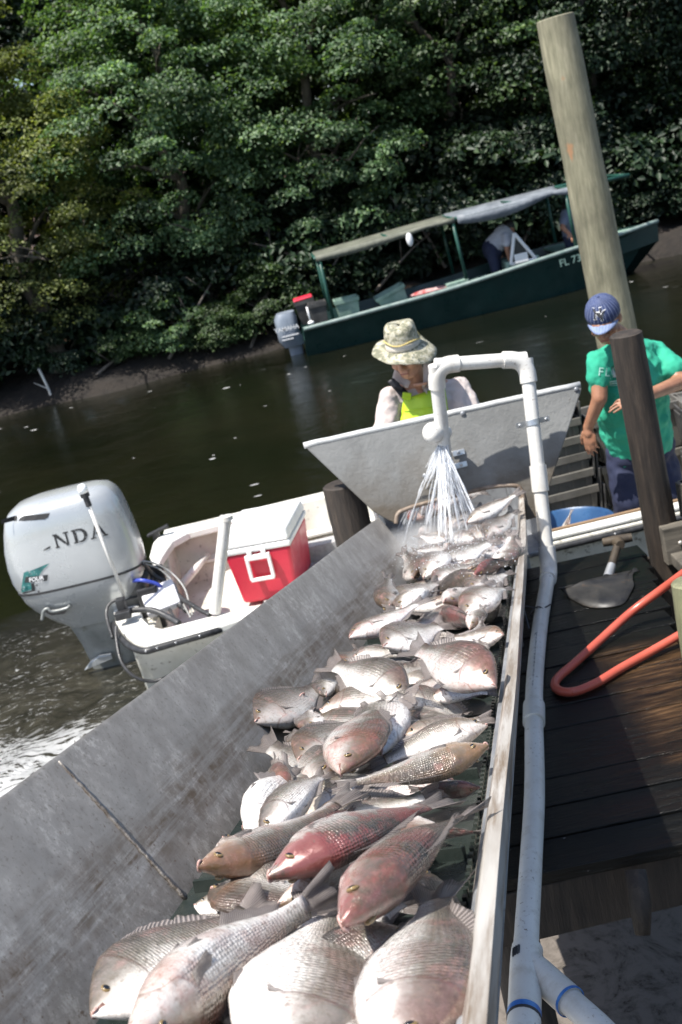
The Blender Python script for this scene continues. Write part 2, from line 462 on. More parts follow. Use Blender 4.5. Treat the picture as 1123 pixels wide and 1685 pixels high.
tree('maple_b', 'dark', 10.2, 24.0, 1.1, 5.0, 'dark green tree beyond the right edge of the bank')
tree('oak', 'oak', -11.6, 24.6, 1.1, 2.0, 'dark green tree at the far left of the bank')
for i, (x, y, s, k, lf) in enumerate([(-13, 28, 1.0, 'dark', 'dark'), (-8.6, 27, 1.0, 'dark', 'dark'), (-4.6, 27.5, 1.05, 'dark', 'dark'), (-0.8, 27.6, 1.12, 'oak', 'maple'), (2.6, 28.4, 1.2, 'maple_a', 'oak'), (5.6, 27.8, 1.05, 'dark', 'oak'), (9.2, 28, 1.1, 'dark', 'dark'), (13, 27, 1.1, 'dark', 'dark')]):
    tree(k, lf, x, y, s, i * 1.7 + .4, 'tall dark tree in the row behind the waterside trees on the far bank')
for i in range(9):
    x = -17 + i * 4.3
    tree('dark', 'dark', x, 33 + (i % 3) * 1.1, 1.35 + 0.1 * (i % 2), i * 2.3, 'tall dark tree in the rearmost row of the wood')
for i, (x, y, s, lf) in enumerate([(-7.4, 22.0, .8, 'dark'), (-6.2, 21.6, .5, 'maple'), (-4.3, 21.9, .62, 'dark'), (-3.2, 21.6, .5, 'oak'), (-2.2, 21.45, .6, 'maple'), (-1.35, 21.3, .45, 'oak'), (-0.4, 21.6, .7, 'oak'), (.6, 22.0, .6, 'dark'), (2.0, 22.6, .5, 'dark'), (3.6, 22.8, .6, 'dark'), (5.2, 22.9, .8, 'dark'), (6.6, 22.6, .75, 'dark'), (7.9, 22.3, .7, 'dark'), (9.2, 22.2, .9, 'dark'), (-9.4, 21.6, .9, 'oak'), (-5.3, 22.6, 1.2, 'dark'), (-2.9, 22.9, 1.3, 'dark'), (0.1, 23.0, 1.3, 'dark'), (2.4, 23.2, 1.4, 'dark'), (4.4, 23.4, 1.5, 'dark'), (6.3, 23.5, 1.5, 'dark'), (8.6, 23.2, 1.5, 'dark')]):  # dark leaf types put the shade under the crowns into the shrubs' colour
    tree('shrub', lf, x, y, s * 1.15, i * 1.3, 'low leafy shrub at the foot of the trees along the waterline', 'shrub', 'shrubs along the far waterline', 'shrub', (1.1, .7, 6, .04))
# ---- dead branches and the leaning stake on the mud bank
DEAD = plain('dead_wood', (0.07, 0.058, 0.047), (0.17, 0.145, 0.12), 12, 0.9, bump=.5, bscale=30, stretch=(1, 1, .4))
for i, (x0, y0, z0, x1, y1, z1) in enumerate([(-2.4, 21.2, .25, -1.2, 21.6, 1.5), (-.9, 21.1, .1, -.2, 21.9, 1.3), (.2, 21.6, .4, 1.2, 21.9, 1.4), (1.6, 21.9, .5, 2.9, 22.2, 1.3), (-3.9, 21.2, .2, -3.0, 21.5, .45), (4.4, 22.2, .5, 5.3, 22.4, 1.7), (-1.8, 21.4, .3, -2.6, 21.5, 1.7), (.6, 21.9, .9, -.5, 22.0, 1.9), (3.0, 22.1, .6, 2.2, 22.2, 1.9)]):
    a, b = [Vector((x * FS, y * FS, z * FS + WL)) for x, y, z in ((x0, y0, z0), (x1, y1, z1))]; m = (a + b) / 2 + Vector((.1, 0, .12)); mb = MB()
    p = smooth_path([a, m, b], 5); mb.tube(p, [.035 * (1 - .7 * j / (len(p) - 1)) for j in range(len(p))], 6)
    for j in (4, 7): mb.tube([p[j], p[j] + Vector((random.uniform(-.3, .3), random.uniform(-.2, .1), random.uniform(.2, .5)))], [.014, .005], 5)
    tag(ob('dead_branch', mb, DEAD, at=tuple(a), smooth=True), 'bare grey dead branch leaning at the foot of the far bank trees', 'branch', 'dead branches on the far bank')
a = on_z(87, 662, WL); b = on_y(64, 607, a.y + .2); m = on_y(80, 640, a.y + .05); mb = MB()
mb.tube(smooth_path([a - Vector((0, 0, .5)), a, m, b], 5), .022, 7)
mb.tube([m, m + Vector((-.22, .1, .14))], [.012, .005], 5)
tag(ob('stake', mb, plain('stake_wood', (.5, .47, .42), (.7, .67, .6), 9, .8), at=tuple(a), smooth=True), 'thin pale crooked stake standing in the shallows by the left mud bank', 'stake')

# ---- piles and poles
def wood_mat(name, c1, c2, c3, sc=3, rough=.8, knots=True, bump=.6):
    t = NT(name); v = t.map((1, 1, .11)); v2 = t.map((1, 1, .5))
    grain = t.noise(v, 38, 6, .7)
    col = t.ramp(grain, [(0.3, c1), (0.55, c2), (0.75, c3)])
    blot = t.ramp(t.noise(v2, sc, 5, .6), [(0.35, 0.45), (0.65, 1.15)])
    col = t.mix(1.0, col, blot, 'MULTIPLY')
    t.set(col=col, rough=rough, nrm=t.bump(grain, bump, .008))
    return t
def pole(name, label, cat, base, top, r0, r1, mat, nseg=14, group=None, end=None):
    base, top = Vector(base), Vector(top); mb = MB(); path = [base.lerp(top, i / nseg) for i in range(nseg + 1)]
    rr = []
    for i in range(nseg + 1):
        q = i / nseg; rr.append((r0 + (r1 - r0) * q) * (1 + 0.018 * math.sin(i * 2.1) + random.uniform(-.008, .008)))
    n = 28; t = (top - base).normalized(); u = t.orthogonal().normalized(); w_ = t.cross(u)
    wob = [1 + .015 * math.sin(3 * k * 2 * PI / n + 1) + random.uniform(-.012, .012) for k in range(n)]
    rings = [[p + (u * math.cos(2 * PI * k / n) + w_ * math.sin(2 * PI * k / n)) * q * wob[k] for k in range(n)] for p, q in zip(path, rr)]
    e = path[-1]
    rings.append([e + t * .006 + (u * math.cos(2 * PI * k / n) + w_ * math.sin(2 * PI * k / n)) * (rr[-1] - .008) * wob[k] for k in range(n)])
    mb.loft(rings)
    o = ob(name, mb, mat, at=tuple(base), smooth=True, ang=35)
    return tag(o, label, cat, group)
t = wood_mat('treated_pole', (.13, .125, .08), (.23, .215, .145), (.31, .285, .205), 3, .8)
sep = t.n('SeparateXYZ'); t.l(t.tc.outputs['Object'], sep.inputs[0])
stain = t.ramp(t.math('ADD', t.math('MULTIPLY', sep.outputs[2], -.25), t.noise(t.map((1, 1, .3)), 3, 5)), [(0.1, 0.0), (.6, .5)])
prev = t.p.inputs['Base Color'].links[0].from_socket
knot = t.ramp(t.noise(t.map((1, 1, .5)), 7, 3), [(0.66, 0.0), (.72, .7)])
t.l(t.mix(knot, t.mix(stain, prev, (.33, .22, .11)), (.34, .16, .07)), t.p.inputs['Base Color'])
POLE_M = t.m
pt = on_y(914, 30, 8.2); pb = on_y(1012, 535, 8.2); dirp = (pb - pt).normalized()
pole('mooring_pole', 'tall pale greenish round wooden pole rising behind the man in the cap', 'pole', pt + dirp * 4.2, pt, .165, .128, POLE_M)
DARKPOST = wood_mat('dark_wet_post', (.012, .009, .007), (.038, .028, .021), (.085, .062, .044), 4, .7, bump=1.0)
DARKPOST = DARKPOST.m
p0 = on_z(1090, 882, 1.05); p1 = on_y(1030, 550, p0.y - .02)
pole('dock_post', 'dark weathered round post on the dock corner in front of the man in the cap', 'post', p0 - (p1 - p0).normalized() * 1.9, p1, .072, .064, DARKPOST)
p1 = on_y(563, 797, 4.75); p0 = on_y(588, 900, 4.75)
pole('dock_post', 'short dark round post between the white skiff and the left end of the hopper', 'post', p1 + (p0 - p1).normalized() * 1.9, p1, .092, .084, DARKPOST)
GREENPOST = wood_mat('green_post', (.10, .105, .06), (.19, .19, .11), (.27, .26, .17), 4, .8).m
p1 = on_y(1136, 958, 3.3); 
pole('dock_post', 'greenish cut post stub at the right picture edge where the red hose passes', 'post', p1 - Vector((0, 0, 1.9)), p1, .062, .058, GREENPOST)

# ---- dock
def deck_mat():
    t = NT('wet_deck_wood'); geo = t.n('NewGeometry'); v = t.map((.10, 1, 1))
    add = t.n('VectorMath', operation='ADD'); t.l(v, add.inputs[0])
    cmb = t.n('CombineXYZ'); t.l(t.math('MULTIPLY', geo.outputs['Random Per Island'], 40), cmb.inputs[0]); t.l(cmb.outputs[0], add.inputs[1])
    g = t.noise(add.outputs[0], 55, 7, .7); 
    col = t.ramp(g, [(.3, (.0018, .0018, .0015)), (.55, (.0045, .0043, .0036)), (.8, (.015, .0135, .0105))])
    sep = t.n('SeparateXYZ'); t.l(t.tc.outputs['Object'], sep.inputs[0])
    # drier brown boards, with the sun patch beyond the conveyor's shadow painted in
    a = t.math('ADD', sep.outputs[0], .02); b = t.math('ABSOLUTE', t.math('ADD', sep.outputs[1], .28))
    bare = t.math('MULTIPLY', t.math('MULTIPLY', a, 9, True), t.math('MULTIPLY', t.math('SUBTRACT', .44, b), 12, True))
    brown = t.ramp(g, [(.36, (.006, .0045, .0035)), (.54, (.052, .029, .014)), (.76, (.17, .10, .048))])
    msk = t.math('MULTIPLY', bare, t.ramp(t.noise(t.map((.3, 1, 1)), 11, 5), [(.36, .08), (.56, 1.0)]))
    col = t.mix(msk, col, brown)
    suds = t.ramp(t.noise(t.map((.45, 1, 1)), 17, 8, .75), [(.665, 0.0), (.70, .8)])
    near = t.math('MULTIPLY', t.math('MULTIPLY', t.math('SUBTRACT', .12, sep.outputs[0]), 6, True), t.math('MULTIPLY', t.math('SUBTRACT', .35, sep.outputs[1]), 5, True))
    col = t.mix(t.math('MULTIPLY', suds, near), col, (.42, .42, .42))
    wet = t.ramp(t.noise(t.map((.25, 1, 1)), 5, 5), [(.35, .06), (.62, .30)])
    t.set(col=col, rough=wet, nrm=t.bump(g, .8, .008), spec=.22)
    return t.m
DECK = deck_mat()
OLDWOOD = plain('grey_old_boards', (.05, .045, .036), (.17, .15, .12), 9, .85, bump=.7, bscale=40, stretch=(.15, 1, 1), dirt=(.02, .018, .014), dscale=5)
dock = thing('dock', 'dark wet plank dock with shovel and hose on it, right of the conveyor', 'dock', (.7, 3.4, 1.05))
mb = MB(); y = 2.42
k = 0
while y < 4.46:
    wd = .137
    xr = .82 + (y - 2.42) * .172; xl = .0 + (y - 2.42) * .10
    dx = random.uniform(-.012, .012); dz = random.uniform(-.003, .003)
    pts = []
    for xx in (xl, xr + dx):
        sk = -(xx - .5) * .055
        pts.append([(xx, y + sk, 1.05 + dz), (xx, y + wd - .005 + sk, 1.05 + dz), (xx, y + wd - .005 + sk, 1.012), (xx, y + sk, 1.012)])
    mb.loft(pts); y += wd; k += 1
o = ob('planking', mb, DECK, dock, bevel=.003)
mb = MB()
mb.box((.45, 2.47, .93), (.95, .06, .15)); mb.box((.55, 4.40, .93), (1.25, .06, .15)); mb.box((.85, 3.5, .935), (.07, 1.7, .14), Matrix.Rotation(-.17, 3, 'Z')); mb.box((.25, 3.5, .935), (.07, 1.7, .14), Matrix.Rotation(-.1, 3, 'Z'))
ob('beam', mb, DARKPOST, dock, bevel=.004)
for (x, y) in ((.18, 2.56), (.74, 2.56), (.4, 4.3), (.62, 3.4)):
    mb = MB(); mb.tube([(x, y, -1.2), (x, y, .45), (x, y, .93)], [.07, .066, .062], 16); ob('pile', mb, DARKPOST, dock, smooth=True, ang=40)
# the thin broken pile that hangs under the near edge
q = on_y(1050, 1440, 2.36); q2 = on_y(1058, 1538, 2.30)
mb = MB(); mb.tube([q + Vector((0, .02, .0)), q.lerp(q2, .5), q2], [.026, .027, .018], 10)
ob('hanging_stub', mb, DARKPOST, dock, smooth=True)
# higher side dock at the right edge
sd = thing('side_dock', 'higher weathered plank dock cut by the right picture edge beside the dark post', 'dock', (1.7, 4.2, 1.3))
mb = MB()
e0 = on_y(1100, 786, 4.42); 
for i in range(6):
    mb.box((1.36 + .95 / 2 + .02, 4.42 - .07 - i * .14, e0.z - .02), (.95, .13, .04), Matrix.Rotation(-.03, 3, 'Z'))
ob('planking', mb, OLDWOOD, sd, bevel=.004)
mb = MB(); mb.box((1.392, 4.02, e0.z - .12), (.045, .95, .15)); mb.box((1.83, 4.46, e0.z - .12), (.95, .045, .15))
ob('beam', mb, OLDWOOD, sd, bevel=.004)
for (x, y) in ((1.5, 3.65), (2.1, 4.3)):
    mb = MB(); mb.tube([(x, y, -1.2), (x, y, e0.z - .05)], .065, 14); ob('pile', mb, DARKPOST, sd, smooth=True, ang=40)
bd = on_z(1100, 872, 1.09)
mb = MB(); mb.box((bd.x + .27, bd.y - .04, 1.04), (.62, .055, .16), Matrix.Rotation(-.03, 3, 'Z'))
mb.box((bd.x + .27, bd.y - .30, 1.0), (.62, .4, .05), Matrix.Rotation(-.03, 3, 'Z'))
o = ob('crossbeam', mb, OLDWOOD, bevel=.005, at=(bd.x + .27, bd.y, 1.04)); tag(o, 'heavy dark beam with a bolt joining the dock to the side dock', 'beam')
mb = MB(); mb.ell((bd.x + .02, bd.y - .072, 1.05), (.011, .008, .011)); ob('bolt', mb, plain('bolt', (.3, .28, .25), (.5, .47, .42), 20, .5, .7), o, smooth=True)
# ================================================================== CONVEYOR (its own frame: b across, a along and down, h above)
R0 = Vector((.66, 4.1, 1.318)); BD = Vector((.185, .958, -.218)).normalized(); BE = Vector((BD.y, -BD.x, 0)).normalized(); BN = BE.cross(BD)
BM = Matrix(((BE.x, BD.x, BN.x, R0.x), (BE.y, BD.y, BN.y, R0.y), (BE.z, BD.z, BN.z, R0.z), (0, 0, 0, 1)))
BELT = -.085
def belt(px, py, h):
    r = ray(px, py); return CAM + r * (((R0 - CAM).dot(BN) + BELT + h) / r.dot(BN))
def L(b, a, h): return BM @ Vector((b, a, h))
def panel_mat():
    t = NT('stained_galvanised_steel'); sep = t.n('SeparateXYZ'); t.l(t.tc.outputs['Object'], sep.inputs[0]); v = t.tc.outputs['Object']
    base = t.ramp(t.noise(v, 11, 8, .72), [(.3, (.205, .190, .175)), (.55, (.285, .268, .250)), (.75, (.37, .35, .33))])
    # zinc bloom: pale scuffed patches
    bloom = t.ramp(t.noise(v, 48, 8, .78), [(.49, 0.0), (.60, .8)])
    patch = t.ramp(t.noise(v, 5.5, 4), [(.44, 0.0), (.58, 1.0)])
    base = t.mix(t.math('MULTIPLY', bloom, patch), base, (.45, .43, .40))
    long = t.noise(t.map((1, .06, 1)), 60, 7, .7)
    # the brown scum line that the fish leave half way up
    hz = t.math('ADD', sep.outputs[2], t.math('MULTIPLY', t.noise(t.map((1, .5, 1)), 5, 3), .07))
    band = t.math('SUBTRACT', 1.0, t.math('ABSOLUTE', t.math('DIVIDE', t.math('SUBTRACT', hz, .030), .055)), True)
    st = t.math('MULTIPLY', t.ramp(long, [(.40, 0.0), (.56, 1.0)]), t.math('POWER', band, .6))
    st = t.math('MULTIPLY', st, t.ramp(t.noise(v, 30, 5, .7), [(.35, .35), (.6, 1.0)]))
    base = t.mix(t.math('MULTIPLY', st, .95), base, (.095, .062, .036))
    spots = t.ramp(t.noise(v, 80, 4, .6), [(.63, 0.0), (.69, .9)])
    spots = t.math('MULTIPLY', spots, t.ramp(t.noise(v, 5, 3), [(.45, 0.0), (.6, 1.0)]))
    base = t.mix(spots, base, (.12, .08, .055))
    fine = t.ramp(t.noise(v, 150, 4, .7), [(.56, 0.0), (.66, .55)]); base = t.mix(fine, base, (.13, .11, .09))
    t.set(col=base, metal=.25, rough=t.ramp(t.noise(v, 12, 5), [(.3, .38), (.7, .62)]), nrm=t.bump(t.noise(v, 2.2, 2), .25, .02, t.bump(t.noise(v, 45, 5), .2, .002)))
    return t.m
PANEL = panel_mat()
RIMM = plain('scuffed_aluminium', (.27, .225, .185), (.56, .535, .50), 26, .38, .3, bump=.35, bscale=60, bdist=.002, stretch=(1, .08, 1), lo=.35, hi=.62, dirt=(.22, .165, .12), dscale=30, dlo=.50, dhi=.64)
STEEL = plain('grey_steel', (.22, .23, .25), (.36, .37, .38), 9, .45, .5, bump=.2, dirt=(.13, .10, .08), dscale=12)
BELTM = plain('wet_belt_rubber', (.010, .016, .014), (.028, .034, .030), 12, .30, bump=.5, bscale=80, bdist=.002)
conv = thing('fish_conveyor', 'long sloping steel fish conveyor with a tall stained side panel, heaped with fish', 'conveyor', (0, 0, 0))
conv.matrix_world = BM; conv.location = R0; 
def cob(name, mb, m, **k):
    o = ob(name, mb, m, None, local=True, **k); o.parent = conv; return o
A0, A1 = -4.3, .55
def strip(prof, a0, a1, n=40, wob=0.0):
    rings = []
    for i in range(n + 1):
        a = a0 + (a1 - a0) * i / n
        q = wob * math.sin(a * 2.3) + wob * .6 * math.sin(a * 5.1 + 1)
        rings.append([(b + q * f, a, h) for (b, h, f) in prof])
    return rings
mb = MB(); mb.loft(strip([(-.460, -.087, 0), (-.466, -.089, 0), (-.592, .134, 1), (-.594, .138, 1), (-.590, .142, 1), (-.585, .138, 1)], A0, .30, 40, .0018), closed=True)
lp = cob('side_panel', mb, PANEL, smooth=True, ang=40)
# weld seam across the panel
mb = MB(); pth = []
for i in range(29):
    q = i / 28; a = -2.925 + (.025 * q) + .0015 * math.sin(i * 2.7); pth.append((-.587 + .1275 * q + .001, a, .137 - .222 * q))
mb.tube(pth, [.0020 + .0010 * math.sin(i * 3.3) ** 2 for i in range(29)], 7)
wm = plain('weld', (.10, .075, .055), (.30, .28, .26), 60, .6, .4, bump=.8, bscale=120)
o = ob('weld_seam', mb, wm, None, local=True, smooth=True); o.parent = lp
mb = MB(); mb.loft(strip([(-.058, -.090, 0), (-.022, -.004, 1), (-.020, .0005, 1), (-.017, .0025, 1), (-.001, .0025, 1), (.0, 0, 1), (.0, -.022, 0), (-.004, -.022, 0), (-.0055, -.004, 1), (-.018, -.006, 1), (-.053, -.090, 0)], A0, A1, 60, .0016))
mb.v = [(b_ - .35 * max(0, min(a_ + .35, .7)) ** 2 * 0, a_, h_ + .16 * max(0, a_ + .30) ** 1.5 * (1 if h_ > -.03 else .2)) for b_, a_, h_ in mb.v]
cob('rim_wall', mb, RIMM, smooth=True, ang=30)
mb = MB(); mb.box((-.030, (A0 + A1) / 2, -.060), (.012, A1 - A0, .075)); mb.box((-.46, (A0 + A1) / 2, -.13), (.012, A1 - A0, .08))
mb.box((-.25, (A0 + A1) / 2, -.15), (.44, A1 - A0, .006))
cob('frame', mb, STEEL, bevel=.003)
mb = MB(); nb = 60; rows = []
mb.loft(strip([(-.464, BELT, 0), (-.056, BELT, 0), (-.056, BELT - .006, 0), (-.464, BELT - .006, 0)], A0, A1 - .02, 10))
a = A0 + .1
while a < A1: mb.box((-.26, a, BELT + .008), (.38, .008, .018)); a += .33
b = cob('belt', mb, BELTM)
mb = MB(); a = A0
while a < A1: mb.box((-.0620, a, BELT + .006), (.006, .010, .010)); a += .022
o = ob('belt_edge', mb, BELTM, None, local=True); o.parent = b
for (a, b_) in ((-3.75, -.30), (-3.75, -.40), (-2.1, -.40), (-2.1, -.30), (-.35, -.10), (-.35, -.40)):
    p = L(b_, a, -.2); q = Vector((p.x, p.y, -1.0)); inv = BM.inverted()
    if b_ > -.1 and False: continue
    mb = MB(); mb.tube([inv @ p, inv @ q], .028, 12); cob('leg', mb, STEEL, smooth=True, ang=40)
# clear sheet of water-smeared plastic guard at the wet end, right side
# ---- hopper
TILT = R(15); HP = on_y(640, 850, 4.57); HN = Vector((0, -math.cos(TILT), math.sin(TILT)))
def on_h(px, py, off=0.0):
    r = ray(px, py); return CAM + r * ((HP + HN * off - CAM).dot(HN) / r.dot(HN))
def hopper_mat():
    t = NT('rough_hopper_coating'); v = t.tc.outputs['Object']
    base = t.ramp(t.noise(v, 4, 6, .6), [(.3, (.15, .152, .148)), (.7, (.24, .242, .235))])
    sep = t.n('SeparateXYZ'); t.l(v, sep.inputs[0])
    grime = t.math('ADD', t.math('MULTIPLY', sep.outputs[2], -1.4), t.math('ADD', t.math('MULTIPLY', t.noise(v, 3.5, 5, .6), 1.0), t.math('MULTIPLY', sep.outputs[0], -.35)))
    base = t.mix(t.ramp(grime, [(.10, 0.0), (.42, .85)]), base, (.075, .056, .034))
    rust = t.ramp(t.math('ADD', t.math('MULTIPLY', sep.outputs[2], -3.0), t.noise(v, 12, 6, .7)), [(.55, 0.0), (.85, .75)])
    base = t.mix(rust, base, (.12, .085, .055))
    spk = t.ramp(t.noise(v, 70, 3), [(.69, 0.0), (.73, .8)]); base = t.mix(spk, base, (.12, .10, .08))
    t.set(col=base, rough=.62, nrm=t.bump(t.noise(v, 55, 7, .68), .42, .008))
    return t.m
HOPM = hopper_mat()
hop = thing('hopper', 'wide grey rough coated hopper flaring over the low end of the conveyor', 'hopper', tuple(on_h(740, 850)))
out = [(500, 733), (955, 633), (958, 640), (912, 778), (888, 850), (866, 856), (864, 818), (858, 806), (846, 799), (810, 801), (770, 810), (700, 828), (668, 838), (655, 846), (652, 862), (640, 856), (615, 842)]
mb = MB(); mb.prism([on_h(*q) for q in out], -HN, .022)
ob('front_panel', mb, HOPM, hop, bevel=.005, seg=2)
# rolled lip along the top and torn rusty lip round the opening
mb = MB(); pts = [on_h(500 + (955 - 500) * i / 20, 733 - 100 * i / 20, -.008) + Vector((0, 0, random.uniform(-.0015, .0015))) for i in range(21)]; mb.tube(pts, .0135, 9)
ob('top_lip', mb, plain('lip', (.42, .43, .43), (.6, .6, .58), 9, .5, .2, bump=.4, bscale=50), hop, smooth=True)
mb = MB(); pts = smooth_path([on_h(*q, .001) for q in [(864, 830), (858, 806), (846, 799), (810, 801), (770, 810), (700, 828), (668, 838), (655, 846), (652, 862)]], 5); mb.tube(pts, .009, 8)
ob('opening_lip', mb, plain('rusty_lip', (.13, .09, .06), (.26, .21, .17), 18, .6, .2, bump=.9, bscale=60), hop, smooth=True)
bz = on_h(740, 850).z
mb = MB(); xa, xb = .17, .80
mb.box(((xa + xb) / 2, 4.97, bz - .27), (xb - xa + .1, .72, .02)); mb.box((xa - .01, 4.97, bz - .07), (.02, .72, .38)); mb.box((xb + .01, 4.97, bz - .07), (.02, .72, .38)); mb.box(((xa + xb) / 2, 5.33, bz - .05), (xb - xa, .02, .42))
ob('trough', mb, STEEL, hop, bevel=.004)
for x in (.22, .78):
    mb = MB(); mb.tube([(x, 5.1, bz - .28), (x, 5.1, -1.0)], .03, 10); ob('leg', mb, STEEL, hop, smooth=True, ang=40)
for q in ((949, 641), (762, 681), (700, 783)):
    mb = MB(); mb.ell(on_h(*q, .003), (.011, .006, .011)); ob('bolt', mb, STEEL, hop, smooth=True)
# ---- PVC water pipe
def pvc_mat():
    t = NT('white_pvc'); v = t.tc.outputs['Object']
    base = t.ramp(t.noise(v, 5, 4), [(.3, (.54, .52, .48)), (.7, (.68, .67, .64))])
    fl = t.ramp(t.noise(v, 85, 5, .7), [(.60, 0.0), (.66, .9)]); base = t.mix(t.math('MULTIPLY', fl, t.ramp(t.noise(v, 5, 3), [(.38, 0.0), (.55, 1.0)])), base, (.16, .11, .07))
    sc = t.ramp(t.noise(t.map((1, 1, .2)), 18, 6, .7), [(.52, 0.0), (.7, .55)]); base = t.mix(sc, base, (.38, .33, .27))
    t.set(col=base, rough=.38, spec=.45); return t.m
PVC = pvc_mat()
PR = .0275
pipe = thing('water_pipe', 'white PVC pipe running along the dock and up over the hopper to a spray head', 'pipe', tuple(on_z(905, 940, 1.085)))
foot = on_z(904, 938, 1.083); YP = 4.50
e_top = on_y(866, 590, YP); e_l = on_y(716, 601, YP - .03); low = on_h(737, 786, .045)
run = [on_z(898, 975, 1.08), on_z(889, 1030, 1.08), on_z(881, 1110, 1.08), on_z(879, 1175, 1.08), on_z(880, 1300, 1.08), on_z(874, 1420, 1.08), on_z(868, 1520, 1.085), on_z(864, 1600, 1.09), on_z(861, 1700, 1.09), on_z(860, 1800, 1.09)]
def seg(name, path, r=PR, cap=True, n=20): 
    mb = MB(); mb.tube(path, r, n, cap); return ob(name, mb, PVC, pipe, smooth=True, ang=50)
def elbow(a, c, b, k=10, rad=.075):
    a, c, b = Vector(a), Vector(c), Vector(b); u = (a - c).normalized(); w_ = (b - c).normalized(); p0 = c + u * rad; p1 = c + w_ * rad
    return [p0.lerp(c, t / k).lerp(c.lerp(p1, t / k), t / k) for t in range(k + 1)]
seg('riser', [foot, foot.lerp(e_top, .5), e_top]); seg('crossbar', [e_top, e_l]); seg('dropper', [e_l, low])
for (a, c, b) in ((foot, e_top, e_l), (e_top, e_l, low)):
    pe = elbow(a, c, b); mb = MB(); mb.tube([pe[0] + (pe[0] - pe[1]).normalized() * .02] + pe + [pe[-1] + (pe[-1] - pe[-2]).normalized() * .02], PR + .0065, 20); ob('elbow', mb, PVC, pipe, smooth=True, ang=50)
q0 = foot.lerp(e_top, .435); dr = (e_top - foot).normalized(); seg('coupling', [q0 + dr * .052, q0 - dr * .052], PR + .006)
pe = elbow(e_top, foot, run[2], rad=.06); mb = MB(); mb.tube([pe[0] + dr * .035] + pe + [pe[-1] + (pe[-1] - pe[-2]).normalized() * .035], PR + .006, 20); ob('elbow', mb, PVC, pipe, smooth=True, ang=50)
seg('run', smooth_path([foot] + run, 6))
c = run[3]; dv = (run[4] - run[2]).normalized(); seg('coupling', [c - dv * .055, c + dv * .055], PR + .006)
# wye fitting at the near end with its side branch
wy = on_z(866, 1585, 1.09); wy2 = on_z(861, 1730, 1.09)
o = seg('wye', smooth_path([on_z(868, 1562, 1.09), wy, wy.lerp(wy2, .5), wy2], 4), [.034] * 13)
br0 = on_z(885, 1600, 1.085); br1 = on_z(985, 1690, 1.08); br2 = on_z(1080, 1790, 1.08)
mb = MB(); mb.tube([wy.lerp(br0, .3), br0, br0.lerp(br1, .55)], .033, 20); mb.tube([br0.lerp(br1, .5), br1, br2], PR, 20); ob('branch', mb, PVC, pipe, smooth=True, ang=50)
BLUE = plain('blue_primer', (.02, .10, .36), (.05, .2, .5), 30, .4)
INK = plain('black_ink', (.03, .03, .035), None, rough=.6)
def ring(p, d, r, wd, m, par, a0=0, a1=2 * PI):
    d = Vector(d).normalized(); u = d.cross(Vector((0, 0, 1))).normalized(); w_ = u.cross(d); mb = MB(); n = 24; rr = []
    for k in range(n + 1):
        a = a0 + (a1 - a0) * k / n; q = u * math.cos(a) + w_ * math.sin(a); rr.append([p + q * r - d * wd / 2, p + q * r + d * wd / 2, p + q * (r - .002) + d * wd / 2, p + q * (r - .002) - d * wd / 2])
    mb.loft(rr); return ob('primer_ring', mb, m, par, smooth=True, ang=40)
ring(br0.lerp(br1, .55), br1 - br0, .0335, .006, BLUE, pipe); ring(wy.lerp(wy2, .62), wy2 - wy, .0348, .016, BLUE, pipe); ring(wy.lerp(wy2, .66), wy2 - wy, .0352, .007, INK, pipe)
# printed code block on the wye, black tie on the run, printed line along the pipe
def print_line(p0, p1, r, txt, size, par, name='printed_line', side=Vector((-.35, 0, .94))):
    v, f = text_faces(txt, size); d = (p1 - p0).normalized(); side = (side - d * side.dot(d)).normalized(); tv = d.cross(side)
    mid = (p0 + p1) / 2; mb = MB(); vs_ = []
    for q in v:
        a = q.y / r; vs_.append(mid + d * q.x + (side * math.cos(a) + tv * -math.sin(a) * -1) * (r + .0006))
    mb.add(vs_, f); return ob(name, mb, INK, par)
print_line(run[3] + (run[2] - run[3]) * .1, run[1], PR, 'PVC 1120 SCH 40 PR 280 PSI 2 IN ASTM D1785', .020, pipe)
mb = MB(); c = wy; d = (wy2 - wy).normalized(); tv = d.cross(Vector((0, 0, 1))).normalized()
for k in range(7):
    a0 = -.75 + k * .085
    mb.box(c + tv * -.0352 * math.sin(-a0) * -1 + Vector((0, 0, .0352 * math.cos(a0))) + d * -.005, (.0022, .030 if k % 2 else .026, .0008), Matrix.Rotation(math.atan2(d.y, d.x) - PI / 2, 3, 'Z') @ Matrix.Rotation(a0, 3, 'Y'))
ob('printed_bars', mb, INK, pipe)
mb = MB(); tp = on_z(887, 1012, 1.08); dv = (run[1] - run[0]).normalized(); u = dv.cross(Vector((0, 0, 1))).normalized(); w_ = u.cross(dv)
mb.tube([tp + (u * math.cos(a) + w_ * math.sin(a)) * (PR + .003) + dv * .006 * math.sin(3 * a) for a in [i * PI / 10 for i in range(21)]] + [tp + Vector((.05, .0, .03))], .0028, 6)
mb.tube([tp + Vector((0, 0, PR)), tp + Vector((-.05, 0, .05)), L(.0, -1.35, -.09)], .0025, 6)
ob('tie', mb, INK, pipe, smooth=True)
